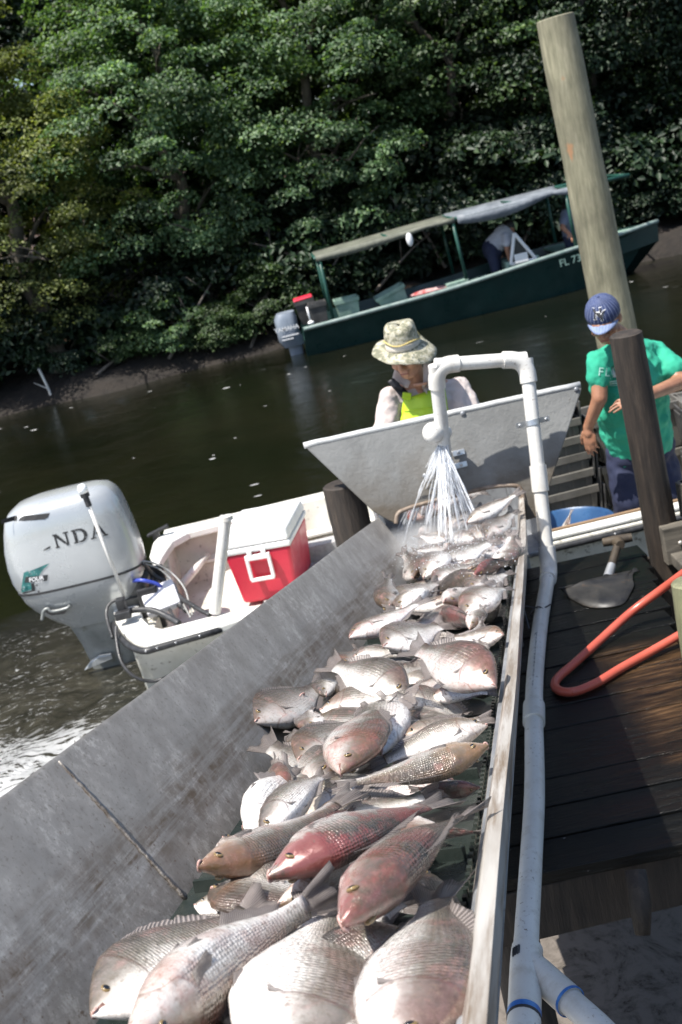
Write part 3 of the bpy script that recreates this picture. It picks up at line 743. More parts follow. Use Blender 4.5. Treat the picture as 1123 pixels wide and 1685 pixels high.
# spray head
CHROME = plain('zinc_strap', (.42, .43, .44), (.6, .6, .6), 20, .35, .8)
sc_ = on_h(715, 712, .135); ax = (on_h(748, 712, .05) - sc_).normalized()
mb = MB(); u = ax.orthogonal().normalized(); w_ = ax.cross(u)
prof = [(-.044, .004), (-.043, .018), (-.036, .032), (-.024, .040), (-.008, .0435), (.010, .0435), (.018, .040), (.020, .030)]
mb.loft([[sc_ + ax * a + (u * math.cos(2 * PI * k / 28) + w_ * math.sin(2 * PI * k / 28)) * r for k in range(28)] for a, r in prof])
sh = ob('spray_head', mb, PVC, pipe, smooth=True, ang=50)
mb = MB(); mb.loft([[sc_ + ax * a + (u * math.cos(2 * PI * k / 28) + w_ * math.sin(2 * PI * k / 28)) * r for k in range(28)] for a, r in [(.018, .034), (.034, .034), (.034, .030), (.075, .028)]])
ob('socket', mb, PVC, sh, smooth=True, ang=40)
mb = MB(); mb.loft([[sc_ + ax * a + (u * math.cos(2 * PI * k / 28) + w_ * math.sin(2 * PI * k / 28)) * r for k in range(28)] for a, r in [(.026, .0348), (.030, .0348)]]); ob('blue_ring', mb, BLUE, sh, smooth=True)
for q in ((755, 745), (759, 765)):
    mb = MB(); c = on_h(*q, .006); mb.box(c, (.052, .004, .024), Matrix.Rotation(-TILT, 3, 'X')); mb.ell(c + HN * .004, (.007, .004, .007)); ob('bracket', mb, CHROME, pipe, bevel=.002)
c = foot.lerp(e_top, .70); 
mb = MB(); n = 20; tdir = dr
u2 = Vector((1, 0, 0)); w2 = u2.cross(tdir).normalized()
mb.loft([[c + (u2 * math.cos(a) + w2 * math.sin(a)) * rr + tdir * z for (rr, z) in ((PR + .001, -.011), (PR + .0035, -.011), (PR + .0035, .011), (PR + .001, .011))] for a in [PI * k / n + (0 if w2.y < 0 else PI) for k in range(n + 1)]])
for s in (-1, 1): mb.box(c + Vector((s * (PR + .020), .004, 0)), (.042, .004, .022)); mb.ell(c + Vector((s * (PR + .026), 0, 0)), (.007, .005, .007))
ob('pipe_strap', mb, CHROME, pipe, smooth=True, ang=40)
# ---- spray of water
t = NT('spray_water'); 
tr = t.n('BsdfTransparent'); gl = t.n('BsdfGlossy'); gl.inputs['Roughness'].default_value = .15; df = t.n('BsdfTranslucent'); df.inputs[0].default_value = (.95, .97, 1, 1); d2 = t.n('BsdfDiffuse'); d2.inputs[0].default_value = (.95, .97, 1, 1)
m1 = t.n('MixShader'); m1.inputs[0].default_value = .5; t.l(df.outputs[0], m1.inputs[1]); t.l(d2.outputs[0], m1.inputs[2])
m3 = t.n('MixShader'); m3.inputs[0].default_value = .2; t.l(m1.outputs[0], m3.inputs[1]); t.l(gl.outputs[0], m3.inputs[2])
m2 = t.n('MixShader'); t.l(t.math('MULTIPLY', t.ramp(t.noise(t.map((1, 1, .15)), 60, 3), [(.35, .3), (.6, 1.0)]), .85), m2.inputs[0]); t.l(tr.outputs[0], m2.inputs[1]); t.l(m3.outputs[0], m2.inputs[2]); t.l(m2.outputs[0], t.out.inputs[0])
SPRAY = t.m
mb = MB(); rd = random.Random(4)
o0 = on_h(728, 733, .12)
ends = [(657, 884), (662, 880), (690, 862), (694, 870), (714, 886), (722, 892), (727, 893), (733, 890), (738, 892), (745, 885), (750, 880), (768, 868), (774, 862), (780, 872), (783, 866), (787, 876), (790, 873), (792, 880), (760, 884), (704, 880), (776, 880), (660, 886), (668, 872), (676, 880), (684, 866), (698, 888), (706, 868)]
for (ex, ey) in ends:
    for k in range(5):
        e = belt(ex + rd.uniform(-9, 9), ey + rd.uniform(-7, 7), .10); s = o0 + Vector((rd.uniform(-.018, .022), rd.uniform(-.012, .012), rd.uniform(-.006, .006)))
        p = [s.lerp(e, q) + Vector((0, 0, .06 * q * (1 - q))) * 1.2 + Vector((rd.uniform(-1, 1), rd.uniform(-1, 1), 0)) * .0025 for q in [i / 14 for i in range(15)]]
        r0 = rd.uniform(.0008, .0027) * (1.5 if ex < 710 else 1)
        mb.tube(p, [r0 * (1 + .6 * math.sin(i * 1.9 + ex) * (i / 15)) * (1 - .35 * i / 14) for i in range(15)], 6)
def drop(c, r): mb.add([c + Vector(q) * r for q in ((1, 0, 0), (-1, 0, 0), (0, 1, 0), (0, -1, 0), (0, 0, 1.2), (0, 0, -1.2))], [(0, 2, 4), (2, 1, 4), (1, 3, 4), (3, 0, 4), (2, 0, 5), (1, 2, 5), (3, 1, 5), (0, 3, 5)])
for i in range(5200):
    cx, cy = rd.gauss(735, 50), rd.gauss(890, 20)
    if not 645 < cx < 850: continue
    h = .07 + abs(rd.gauss(0, .045)); c = belt(cx, cy, h); drop(c, rd.uniform(.0006, .0022))
for i in range(500):
    q = rd.random(); ex, ey = rd.choice(ends); e = belt(ex, ey, .06); c = o0.lerp(e, q) + Vector((rd.gauss(0, .03), rd.gauss(0, .02), rd.gauss(0, .02))) * q; drop(c, rd.uniform(.0008, .0024))
o = ob('water_spray', mb, SPRAY, at=tuple(o0), smooth=True)
tag(o, 'fan of water spraying from the white head onto the fish', 'water', kind='stuff')

t = NT('drifting_mist'); t.t.nodes.remove(t.p); vp = t.n('VolumePrincipled'); vp.inputs['Color'].default_value = (1, 1, 1, 1)
vl = t.n('VectorMath', operation='LENGTH'); t.l(t.tc.outputs['Object'], vl.inputs[0])
nzm = t.noise(t.tc.outputs['Object'], 3.0, 3); dens = t.math('MULTIPLY', t.math('SUBTRACT', 1.0, vl.outputs['Value'], True), t.math('MULTIPLY', nzm, 16.0)); t.l(dens, vp.inputs['Density']); t.l(vp.outputs[0], t.out.inputs['Volume'])
mb = MB(); mb.ell((0, 0, 0), (1, 1, 1)); mi = ob('spray_mist', mb, t.m, None, local=True, smooth=True)
mc = belt(715, 893, .08); mi.matrix_world = Matrix.Translation(mc) @ BM.to_3x3().to_4x4() @ Matrix.Diagonal((.32, .55, .11, 1)); tag(mi, 'pale mist drifting off the spray over the fish', 'mist', kind='stuff')
# ================================================================== FISH
def fish_mat():
    t = NT('wet_fish_skin')
    do = t.n('Attribute', attribute_name='dors'); al = t.n('Attribute', attribute_name='along')
    red = t.n('Attribute', attribute_name='red', attribute_type='OBJECT'); tone = t.n('Attribute', attribute_name='tone', attribute_type='OBJECT'); gold = t.n('Attribute', attribute_name='gold', attribute_type='OBJECT')
    oi = t.n('ObjectInfo'); v = t.tc.outputs['Object']
    off = t.n('VectorMath', operation='ADD'); t.l(v, off.inputs[0]); cmb = t.n('CombineXYZ'); t.l(t.math('MULTIPLY', oi.outputs['Random'], 30), cmb.inputs[0]); t.l(cmb.outputs[0], off.inputs[1]); v2 = off.outputs[0]
    n1 = t.noise(v2, 5, 5, .65); n2 = t.noise(v2, 14, 6, .7)
    dd = t.math('ADD', do.outputs['Fac'], t.math('MULTIPLY', t.math('SUBTRACT', n1, .5), .9))
    col = t.ramp(t.math('ADD', t.math('MULTIPLY', dd, .5), .5), [(.16, (.84, .82, .79)), (.36, (.70, .675, .64)), (.53, (.43, .41, .375)), (.68, (.19, .175, .145)), (.90, (.060, .054, .045))])
    col = t.mix(t.math('MULTIPLY', t.ramp(n2, [(.4, 0.0), (.7, .5)]), .5), col, (.45, .36, .34))
    tn = t.math('ADD', .10, t.math('MULTIPLY', tone.outputs['Fac'], .92))
    col = t.mix(1.0, col, t.mix(0.0, tn, (1, 1, 1)), 'MULTIPLY')
    gl = t.n('Attribute', attribute_name='gill'); col = t.mix(t.math('MULTIPLY', t.ramp(t.math('ABSOLUTE', gl.outputs['Fac']), [(.0, 1.0), (.013, 0.0)]), .6), col, (.10, .05, .045))
    mo_ = t.math('MULTIPLY', t.math('LESS_THAN', t.math('ABSOLUTE', t.math('ADD', do.outputs['Fac'], .12)), .16), t.math('LESS_THAN', al.outputs['Fac'], .062)); col = t.mix(mo_, col, (.09, .035, .03))
    spk = t.ramp(t.noise(v2, 42, 5, .7), [(.52, 0.0), (.68, .7)]); col = t.mix(spk, col, (.15, .125, .095))
    hd = t.ramp(al.outputs['Fac'], [(.05, 1.0), (.30, .5), (.42, 0.0)])
    gm = t.math('MULTIPLY', gold.outputs['Fac'], t.math('MULTIPLY', t.ramp(n1, [(.35, .2), (.65, .9)]), t.math('ADD', t.math('MULTIPLY', hd, .6), .16)), True)
    col = t.mix(gm, col, (.34, .20, .07))
    rm = t.math('MULTIPLY', red.outputs['Fac'], t.math('ADD', t.ramp(n1, [(.46, 0.0), (.58, .75)]), t.math('MULTIPLY', hd, t.ramp(n2, [(.40, .1), (.62, .8)]))), True)
    col = t.mix(t.math('MULTIPLY', rm, .68), col, (.235, .050, .048))
    pk = t.ramp(t.noise(v2, 9, 4), [(.57, 0.0), (.74, .36)]); col = t.mix(pk, col, (.50, .25, .22))
    # scales
    uv = t.n('UVMap'); mp = t.map((58, 46, 1), src=uv.outputs[0]); vo = t.n('TexVoronoi'); vo.voronoi_dimensions = '2D'; vo.inputs['Scale'].default_value = 1.0; vo.inputs['Randomness'].default_value = .35; t.l(mp, vo.inputs['Vector'])
    msk = t.math('MULTIPLY', t.ramp(al.outputs['Fac'], [(.25, 0.0), (.33, 1.0)]), t.ramp(t.math('ADD', t.math('MULTIPLY', do.outputs['Fac'], .5), .5), [(.06, .1), (.25, 1.0)]))
    ed = t.math('MULTIPLY', t.ramp(vo.outputs['Distance'], [(.35, 0.0), (.62, 1.0)]), msk)
    col = t.mix(t.math('MULTIPLY', ed, t.math('MULTIPLY', t.math('ADD', .12, oi.outputs['Random']), .38)), col, (.10, .085, .075))
    rg = t.ramp(n2, [(.3, .12), (.7, .30)])
    b = t.bump(t.math('MULTIPLY', t.ramp(vo.outputs['Distance'], [(0.0, 1.0), (.6, 0.0)]), msk), .55, .0022)
    b = t.bump(n2, .40, .005, b)
    t.set(col=col, rough=rg, nrm=b, spec=.7, coat=.8, crough=.06, metal=t.ramp(dd, [(.0, .0), (.35, .20), (.8, .15)])); t.l(b, t.p.inputs['Coat Normal']); return t.m
FISHM = fish_mat()
t = NT('fish_fin'); tone = t.n('Attribute', attribute_name='tone', attribute_type='OBJECT'); uvn = t.n('UVMap'); wv = t.n('TexWave', wave_type='BANDS', bands_direction='X'); wv.inputs['Scale'].default_value = 9; wv.inputs['Distortion'].default_value = .6; t.l(uvn.outputs[0], wv.inputs[0])
fc = t.ramp(wv.outputs['Fac'], [(.2, (.12, .105, .10)), (.8, (.27, .235, .22))]); t.set(col=t.mix(1.0, fc, t.mix(0.0, t.math('ADD', .5, t.math('MULTIPLY', tone.outputs['Fac'], .8)), (1, 1, 1)), 'MULTIPLY'), rough=.3, nrm=t.bump(wv.outputs['Fac'], .5, .003)); t.n('BsdfTransparent')
trn = [x for x in t.t.nodes if x.type == 'BSDF_TRANSPARENT'][0]; mxf = t.n('MixShader'); mxf.inputs[0].default_value = .64; t.l(trn.outputs[0], mxf.inputs[1]); t.l(t.p.outputs[0], mxf.inputs[2]); t.l(mxf.outputs[0], t.out.inputs[0]); FINM = t.m
IRIS = plain('fish_iris', (.12, .075, .028), (.27, .19, .08), 300, .2, coat=.5); PUPIL = plain('fish_pupil', (.008, .008, .01), None, rough=.08, coat=1.0); LIPM = plain('fish_lip', (.32, .17, .15), (.5, .34, .30), 90, .3)
XS = [0, .012, .04, .09, .14, .18, .205, .23, .255, .28, .305, .33, .38, .45, .52, .60, .68, .76, .83, .89, .94, 1.0]
def prof(key, x):
    T = {'top': [(0, .006), (.03, .036), (.09, .086), (.16, .136), (.25, .184), (.36, .205), (.48, .200), (.58, .180), (.68, .145), (.78, .105), (.86, .074), (.93, .062), (1, .066)],
         'bot': [(0, .006), (.03, .030), (.09, .066), (.16, .104), (.25, .145), (.36, .170), (.48, .168), (.58, .150), (.68, .120), (.78, .085), (.86, .062), (.93, .054), (1, .058)],
         'wid': [(0, .008), (.03, .026), (.09, .052), (.16, .078), (.25, .098), (.36, .100), (.48, .093), (.58, .080), (.68, .062), (.78, .042), (.86, .028), (.93, .019), (1, .012)]}[key]
    for (x0, y0), (x1, y1) in zip(T, T[1:]):
        if x <= x1: 
            q = (x - x0) / (x1 - x0); return y0 + (y1 - y0) * q
    return T[-1][1]
def build_fish(kh, kw, bend, gape):
    """one fish, snout at x = 0, peduncle at x = 1, back up (+z); returns an Empty with its parts"""
    root = thing('fish', 'x', 'fish')
    nr = 40
    def bx(x): return bend * math.sin(PI * min(x, 1.3)) - bend * .2
    def bt(x): return bend * .6 * (x - .5)
    xs = []; 
    for a, b in zip(XS, XS[1:]): xs += [a, (a + b) / 2]
    xs.append(1.0); rings = []; al = []; ds = []; gl_ = []
    def gx(ca): return .300 - .085 * (ca - .1) ** 2 - (.05 if ca < -.8 else 0)
    def gill_f(x, ca):
        d_ = x - gx(ca); s_ = max(0, 1 - abs(ca) ** 3)
        return 1 + s_ * (.026 * max(0, 1 + d_ / .07) if -.07 < d_ <= 0 else (-.012 * max(0, 1 - d_ / .06) if d_ > 0 else 0))
    for x in xs:
        tp, bo, wd = prof('top', x) * kh, prof('bot', x) * kh, prof('wid', x) * kw
        
        ring = []
        for k in range(nr):
            a = 2 * PI * k / nr; ca, sa = math.cos(a), math.sin(a)
            zz = (tp if ca > 0 else bo) * math.copysign(abs(ca) ** 1.12, ca); yy = wd * math.copysign(abs(sa) ** .86, sa) * gill_f(x, ca)
            if ca < -.6 and .2 < x < .6: yy *= 1.12
            ring.append(Vector((x, yy + bx(x), zz))); al.append(x); ds.append(ca); gl_.append(x - gx(ca))
        rings.append(ring)
    mb = MB(); mb.loft(rings); me = mesh_of('body', mb, True)
    a1 = me.attributes.new('along', 'FLOAT', 'POINT'); a1.data.foreach_set('value', al); a2 = me.attributes.new('dors', 'FLOAT', 'POINT'); a2.data.foreach_set('value', ds); a3 = me.attributes.new('gill', 'FLOAT', 'POINT'); a3.data.foreach_set('value', gl_)
    uvl = me.uv_layers.new(name='UVMap')
    for p in me.polygons:
        js = [me.loops[i].vertex_index % nr for i in p.loop_indices]; wrap = max(js) - min(js) > nr / 2
        for i in p.loop_indices:
            vi = me.loops[i].vertex_index; j = vi % nr
            if wrap and j < nr / 2: j += nr
            uvl.data[i].uv = (al[vi], j / nr)
    me.materials.append(FISHM); body = link('body', me, None, root)
    def fin(name, pts_root, pts_tip, mid=.5, th=.004, jag=0.0):
        n = len(pts_root); vs_ = []; mbf = MB(); uv = []
        rows = 4
        for i in range(n):
            a, b = Vector(pts_root[i]), Vector(pts_tip[i])
            for j in range(rows):
                q = j / (rows - 1); p = a.lerp(b, q)
                if j == rows - 1 and jag and i % 2: p = a.lerp(b, 1 - jag)
                vs_.append(p); uv.append((i / (n - 1), q))
        fs = [(i * rows + j, (i + 1) * rows + j, (i + 1) * rows + j + 1, i * rows + j + 1) for i in range(n - 1) for j in range(rows - 1)]
        mef = D.meshes.new(name); mef.from_pydata([tuple(p) for p in vs_], [], fs); ul = mef.uv_layers.new(name='UVMap')
        for lp_ in mef.loops: ul.data[lp_.index].uv = uv[lp_.vertex_index]
        mef.polygons.foreach_set('use_smooth', [True] * len(mef.polygons)); mef.materials.append(FINM)
        o = link(name, mef, None, root); s = o.modifiers.new('thick', 'SOLIDIFY'); s.thickness = th; s.offset = 0; return o
    xs_ = [.27 + .62 * i / 18 for i in range(19)]
    fin('dorsal_fin', [(x, bx(x), prof('top', x) * kh - .012) for x in xs_], [(x + .05, bx(x) + .02 * math.sin(9 * x), prof('top', x) * kh + kh * (.013 * math.sin(PI * min((x - .2) / .5, 1.0) * .5) * (1 if x < .78 else max(0.15, 1 - (x - .78) * 6)) + (.022 if .68 < x < .82 else 0))) for x in xs_], jag=.18)
    xs_ = [.60 + .27 * i / 8 for i in range(9)]
    fin('anal_fin', [(x, bx(x), -prof('bot', x) * kh + .010) for x in xs_], [(x + .06, bx(x) - .015, -prof('bot', x) * kh - kh * .045 * (1 - (x - .60) * 2.4)) for x in xs_], jag=.2)
    n = 13
    fin('tail_fin', [(.985, bx(.985), (-1 + 2 * i / (n - 1)) * .055 * kh) for i in range(n)], [(1.200 - .05 * math.cos(PI * (i / (n - 1) - .5)) ** 2, bx(1.2) + bt(1.2) * .3 + .02 * math.sin(i * 1.1), (-1 + 2 * i / (n - 1)) * .122 * kh) for i in range(n)], jag=.06)
    for s in (-1, 1):
        b = Vector((.30, bx(.3) + s * prof('wid', .3) * kw * .97, -.045 * kh))
        fin('pectoral_fin', [b + Vector((0, 0, (-.5 + i / 5) * .05)) for i in range(6)], [b + Vector((.13 - .05 * abs(i / 5 - .35), s * .004 - s * .02, (-.62 + i / 5) * .065 - .015)) for i in range(6)], jag=.06)
        b = Vector((.34, bx(.34) + s * .035, -prof('bot', .34) * kh + .015))
        fin('pelvic_fin', [b + Vector((.03 * i / 3, 0, 0)) for i in range(4)], [b + Vector((.10 + .04 * i / 3, s * .012, -.022 + .010 * i)) for i in range(4)], jag=.1)
        ex, ez = .122, .034 * kh; ey = prof('wid', ex) * kw * (1 - (ez / (prof('top', ex) * kh)) ** 2 * .45)
        mb = MB(); mb.ell((ex, bx(ex) + s * (ey - .0065), ez), (.0270, .0115, .0270), Matrix.Rotation(-s * .35, 3, 'Z'), 16, 10); e = link('eye', mesh_of('eye', mb, True), IRIS, root)
        mb = MB(); mb.ell((ex - .0025, bx(ex) + s * (ey - .0005), ez), (.0185, .0092, .0185), Matrix.Rotation(-s * .35, 3, 'Z'), 14, 8); link('pupil', mesh_of('pupil', mb, True), PUPIL, e)
    mb = MB(); pth = [Vector((.006 + .030 * (1 - math.cos(a)) * .5, bx(0) + .026 * kw * math.sin(a), -.004 - gape * (1 - abs(math.sin(a))) * (1 if math.cos(a) < 0 else -.3))) for a in [2 * PI * i / 16 for i in range(16)]]
    rings = []
    for i, p in enumerate(pth):
        q = (pth[(i + 1) % 16] - pth[i - 1]).normalized(); u = q.cross(Vector((0, 0, 1))).normalized(); w_ = u.cross(q); rings.append([p + (u * math.cos(c_) + w_ * math.sin(c_)) * .0075 for c_ in [2 * PI * k / 7 for k in range(7)]])
    mb.loft(rings, cyc=True); link('lips', mesh_of('lips', mb, True), LIPM, root)
    index_children(root)
    return root
KIND = {'round': build_fish(1.36, .84, .02, .008), 'deep': build_fish(1.16, .92, .03, .012), 'deep2': build_fish(1.06, .98, -.06, .006), 'long': build_fish(.86, 1.05, .035, .01), 'long2': build_fish(.78, 1.1, -.07, .016)}
USED = set()
FISH_LABELS = set()
def set_fish(kind, head, tail, roll, tone, red, gold, label, group, lean=0.0):
    proto = KIND[kind]
    if kind in USED: r = copy_tree(proto)
    else: r = proto; USED.add(kind)
    ax = tail - head; ln = ax.length / 1.20; x = ax.normalized(); n = BN + (CAM - head).normalized() * lean; n = (n - x * n.dot(x)).normalized(); side = x.cross(n)
    a = R(roll); z = n * math.cos(a) + side * math.sin(a); y = z.cross(x)
    r.matrix_world = Matrix(((x.x * ln, y.x * ln, z.x * ln, head.x), (x.y * ln, y.y * ln, z.y * ln, head.y), (x.z * ln, y.z * ln, z.z * ln, head.z), (0, 0, 0, 1)))
    tag(r, label, 'fish', group)
    for c in kids2(r):
        c['tone'] = float(tone); c['red'] = float(red) + .03; c['gold'] = float(gold) + .12
    return r
def kids2(r): return CHX.get(r.name) or [c for c in D.objects if c.parent == r]
CHX = {}
G = 'fish heaped on the conveyor'
# head px, tail px, height above the belt, roll (0 = back up, + = back towards the right when looking from head to tail), tone, red, gold, kind, label
FL = [
 ((150, 1672), (458, 1478), .060, .055, -76, 1.15, 0, .15, 'round', 'big pale round fish at the bottom left with its yellow eye to the steel panel'),
 ((205, 1712), (545, 1458), .095, .070, 140, .75, .5, .6, 'long2', 'tan fish with a red scratch lying over the big pale one'),
 ((300, 1740), (415, 1600), .020, .020, 80, 1.0, .3, 0, 'deep', 'pale pink fish cut by the bottom edge under the tan fish'),
 ((455, 1770), (545, 1470), .050, .050, 95, 1.2, .12, 0, 'round', 'broad white fish with purple scales at the bottom centre, its tail pointing up the belt'),
 ((655, 1760), (725, 1440), .050, .045, 62, .85, .2, 0, 'deep', 'large grey scaled fish at the bottom right along the rim'),
 ((560, 1520), (775, 1322), .112, .095, 50, .55, .8, .25, 'long', 'crimson tinged fish with a wet pink snout pointing down to the bottom edge'),
 ((440, 1442), (745, 1305), .105, .085, 55, .55, 1.3, .1, 'long', 'red headed fish in the middle of the three long fish lying side by side'),
 ((325, 1432), (592, 1308), .090, .080, 62, .55, .25, .6, 'long2', 'golden brown fish whose snout touches the panel below the weld'),
 ((805, 1228), (545, 1300), .105, .085, -55, .55, .1, .9, 'long', 'greenish fish with a golden brown head against the right rim'),
 ((803, 1192), (600, 1262), .072, .060, 70, .95, .1, .5, 'long', 'silver blue fish with a yellow pink head behind the golden headed one'),
 ((662, 1212), (815, 1180), .075, .060, -62, 1.0, .1, .5, 'long', 'white bellied fish with an olive back and fan shaped fin above the silver blue one'),
 ((560, 1272), (622, 1148), .085, .080, 62, .55, .60, .6, 'deep', 'orange faced fish with its round yellow eye looking up from the middle of the heap'),
 ((578, 1122), (538, 1240), .085, .060, -15, .22, 0, 0, 'long2', 'dark blue grey fish seen from its back, left of the orange faced fish'),
 ((495, 1142), (530, 1300), .085, .060, 172, .50, .1, .15, 'long', 'thin brown fish lying belly up with its mouth open to the far end'),
 ((418, 1190), (545, 1120), .075, .060, -70, .45, .1, .2, 'round', 'grey brown fish with an orange eye facing the steel panel half way along the belt'),
 ((545, 1285), (432, 1222), .050, .045, 60, .50, .05, .1, 'deep2', 'brown fish showing its forked tail to the panel below the orange eyed fish'),
 ((415, 1390), (492, 1255), .045, .040, 130, 1.2, 0, 0, 'deep', 'bright white belly of a fish standing behind the golden brown one'),
 ((628, 1238), (645, 1130), .070, .060, -72, 1.05, .15, .1, 'deep2', 'white fish crossed by a shadow line, right beside the orange faced fish'),
 ((630, 1150), (838, 1215), .075, .060, -68, 1.1, .25, .35, 'deep2', 'large silvery fish with an orange gill whose body slopes down to the right rim'),
 ((672, 1150), (532, 1085), .068, .060, 62, .75, .1, .1, 'deep', 'silver scaled fish with a dark blue fin at its left end'),
 ((816, 1128), (668, 1058), .100, .090, 60, .65, .34, .2, 'deep', 'grey fish with a bloody eye, its head pressed to the right rim'),
 ((705, 1150), (822, 1136), .050, .045, -78, 1.1, .3, 0, 'deep2', 'pinkish white fish under the one with the bloody eye, its thin tail at the rim'),
 ((578, 1084), (672, 1068), .062, .055, -70, 1.1, .15, .05, 'deep2', 'small white fish with a pale eye at the left edge of the heap'),
 ((608, 1110), (730, 1128), .050, .045, -66, 1.0, .15, .1, 'deep', 'pale fish half hidden below the small white fish'),
 ((630, 1064), (740, 1024), .085, .075, -66, 1.0, .12, .1, 'round', 'round whitish fish with a dark face left of the pale fish by the rim'),
 ((575, 1050), (705, 985), .075, .070, -110, .95, .45, 0, 'deep', 'pinkish white fish with its tail raised, its snout at the steel panel'),
 ((830, 1044), (732, 1052), .095, .085, 66, 1.0, .25, .5, 'deep2', 'pale fish with an orange head facing the right rim'),
 ((800, 1090), (735, 1075), .055, .050, 66, 1.0, .5, 0, 'deep2', 'white fish with a red stained snout in the shade beside the rim'),
 ((818, 975), (783, 1040), .100, .090, 10, .32, .25, 0, 'long', 'dark fish seen from its back beside the right rim'),
 ((724, 1012), (800, 1030), .085, .075, 12, .45, 1.3, .2, 'long', 'fish with a blood red head pointing left, near the rim'),
 ((764, 1014), (838, 958), .080, .075, -66, 1.0, .2, .25, 'deep2', 'pale fish with a yellow eye just behind the red headed one near the rim'),
 ((730, 992), (810, 958), .100, .090, 100, .85, .3, .1, 'deep2', 'grey pink fish lying over the pale fish behind the blood red head'),
 ((790, 942), (690, 1000), .108, .095, 10, .38, 0, .1, 'long2', 'long dark grey fish lying diagonally across the middle of the belt'),
 ((775, 972), (838, 940), .085, .080, -70, .9, .15, 0, 'deep', 'scaly pale grey fish against the far part of the right rim'),
 ((652, 990), (728, 955), .082, .075, -68, .70, .15, .45, 'deep', 'olive grey fish with an orange eye at the left side of the heap'),
 ((640, 1000), (640, 945), .085, .080, -55, .40, .05, .3, 'long', 'small olive fish standing on its nose by the steel panel'),
 ((660, 1002), (716, 968), .085, .085, -110, 1.15, .1, 0, 'deep2', 'small white fish just right of the small olive one'),
 ((780, 945), (846, 922), .110, .105, 15, .5, 1.2, .1, 'long', 'small fish with a bloody head beside the rim close to the spray'),
 ((712, 960), (806, 922), .080, .075, -70, 1.0, .3, 0, 'deep', 'pink white fish right behind the long dark grey one'),
 ((697, 950), (752, 898), .082, .080, -66, 1.1, .15, .1, 'deep2', 'white fish with a dark fin in the edge of the spray, left of centre'),
 ((715, 938), (822, 885), .085, .080, -62, 1.1, .1, 0, 'deep', 'white fish in the middle of the splash'),
 ((822, 930), (846, 876), .080, .080, 62, 1.1, .25, 0, 'deep2', 'small white fish standing along the rim beside the splash'),
 ((682, 952), (664, 905), .075, .080, 50, .55, .1, .2, 'deep2', 'grey head of a fish poking up left of the splash'),
 ((770, 918), (850, 880), .088, .088, -60, 1.0, .6, 0, 'deep', 'white fish with a red streak along its back in the splash near the rim'),
 ((690, 905), (760, 870), .078, .078, -64, 1.0, .2, .1, 'deep', 'pale fish under the falling water on the left'),
 ((770, 895), (835, 858), .080, .080, -66, .9, .2, .1, 'deep2', 'grey white fish under the falling water on the right'),
 ((320, 1490), (472, 1492), .035, .035, -74, 1.2, 0, .05, 'round', 'white backed fish between the big pale fish and the golden brown one'),
 ((412, 1428), (470, 1512), .050, .040, -55, .75, .05, .1, 'deep2', 'silver scaled fish wedged under the red headed fish'),
 ((455, 1490), (655, 1400), .060, .060, 120, .70, .25, .55, 'long', 'brown fish with a dark oval fin under the red headed fish'),
 ((700, 1440), (785, 1540), .035, .035, 40, .28, .05, 0, 'deep2', 'dark fish in the shade of the right rim near the bottom'),  # low tone paints the rim's shade into the skin
 ((505, 1400), (600, 1318), .060, .060, 30, .35, .7, .2, 'long', 'small dark red fish squeezed between two long ones'),
 ((700, 1375), (796, 1368), .055, .055, 10, .4, 1.0, 0, 'long', 'red tail sticking out from behind the crimson fish at the rim'),
 ((790, 1296), (670, 1300), .040, .040, 0, .22, .6, .1, 'long', 'dark reddish fish in the shade under the golden headed one'),  # low tone paints the shade under its neighbour into the skin
 # inside the hopper mouth
 ((768, 862), (862, 806), .165, .185, -75, .9, .1, .35, 'long', 'yellowish long fish sliding out of the right side of the hopper mouth'),
 ((705, 842), (775, 812), .175, .19, -70, .8, .5, .3, 'deep2', 'pink fish in the middle of the hopper mouth'),
 ((672, 856), (735, 824), .155, .18, -60, .45, .6, .3, 'deep', 'brown red fish at the left of the hopper mouth'),
 ((735, 870), (800, 832), .135, .16, -72, .8, .25, .2, 'deep', 'grey pink fish below the hopper mouth behind the streams of water'),
 ((800, 884), (850, 838), .115, .15, -66, .55, .05, .1, 'deep', 'grey fish below the yellowish one at the rim end'),
 ((690, 884), (745, 852), .115, .135, 110, .75, .4, .2, 'deep2', 'pale red fish at the left edge of the falling water'),
 ((720, 828), (805, 806), .19, .20, -60, .7, .4, .3, 'deep2', 'fish at the very top of the hopper mouth'),
]
for (h, tl, z0, z1, roll, tone, red, gold, kind, lab) in FL:
    ph = belt(h[0], h[1], z0); pt_ = belt(tl[0], tl[1], z1); mx = .345 if h[1] > 1500 else .295
    if (pt_ - ph).length > mx:
        # the tail is propped up on its neighbours: as far along its line of sight as the length of a fish allows
        dv = (pt_ - CAM).normalized(); k_ = (ph - CAM).dot(dv); pr = (ph - CAM - dv * k_).length
        pt_ = CAM + dv * (k_ + math.sqrt(max(mx * mx - pr * pr, 0)))
    if abs(roll) > 54 and abs(roll) < 95: roll = math.copysign(min(abs(roll) + 14, 94), roll)
    set_fish(kind, ph, pt_, roll, tone, red, gold, lab, G, .8)
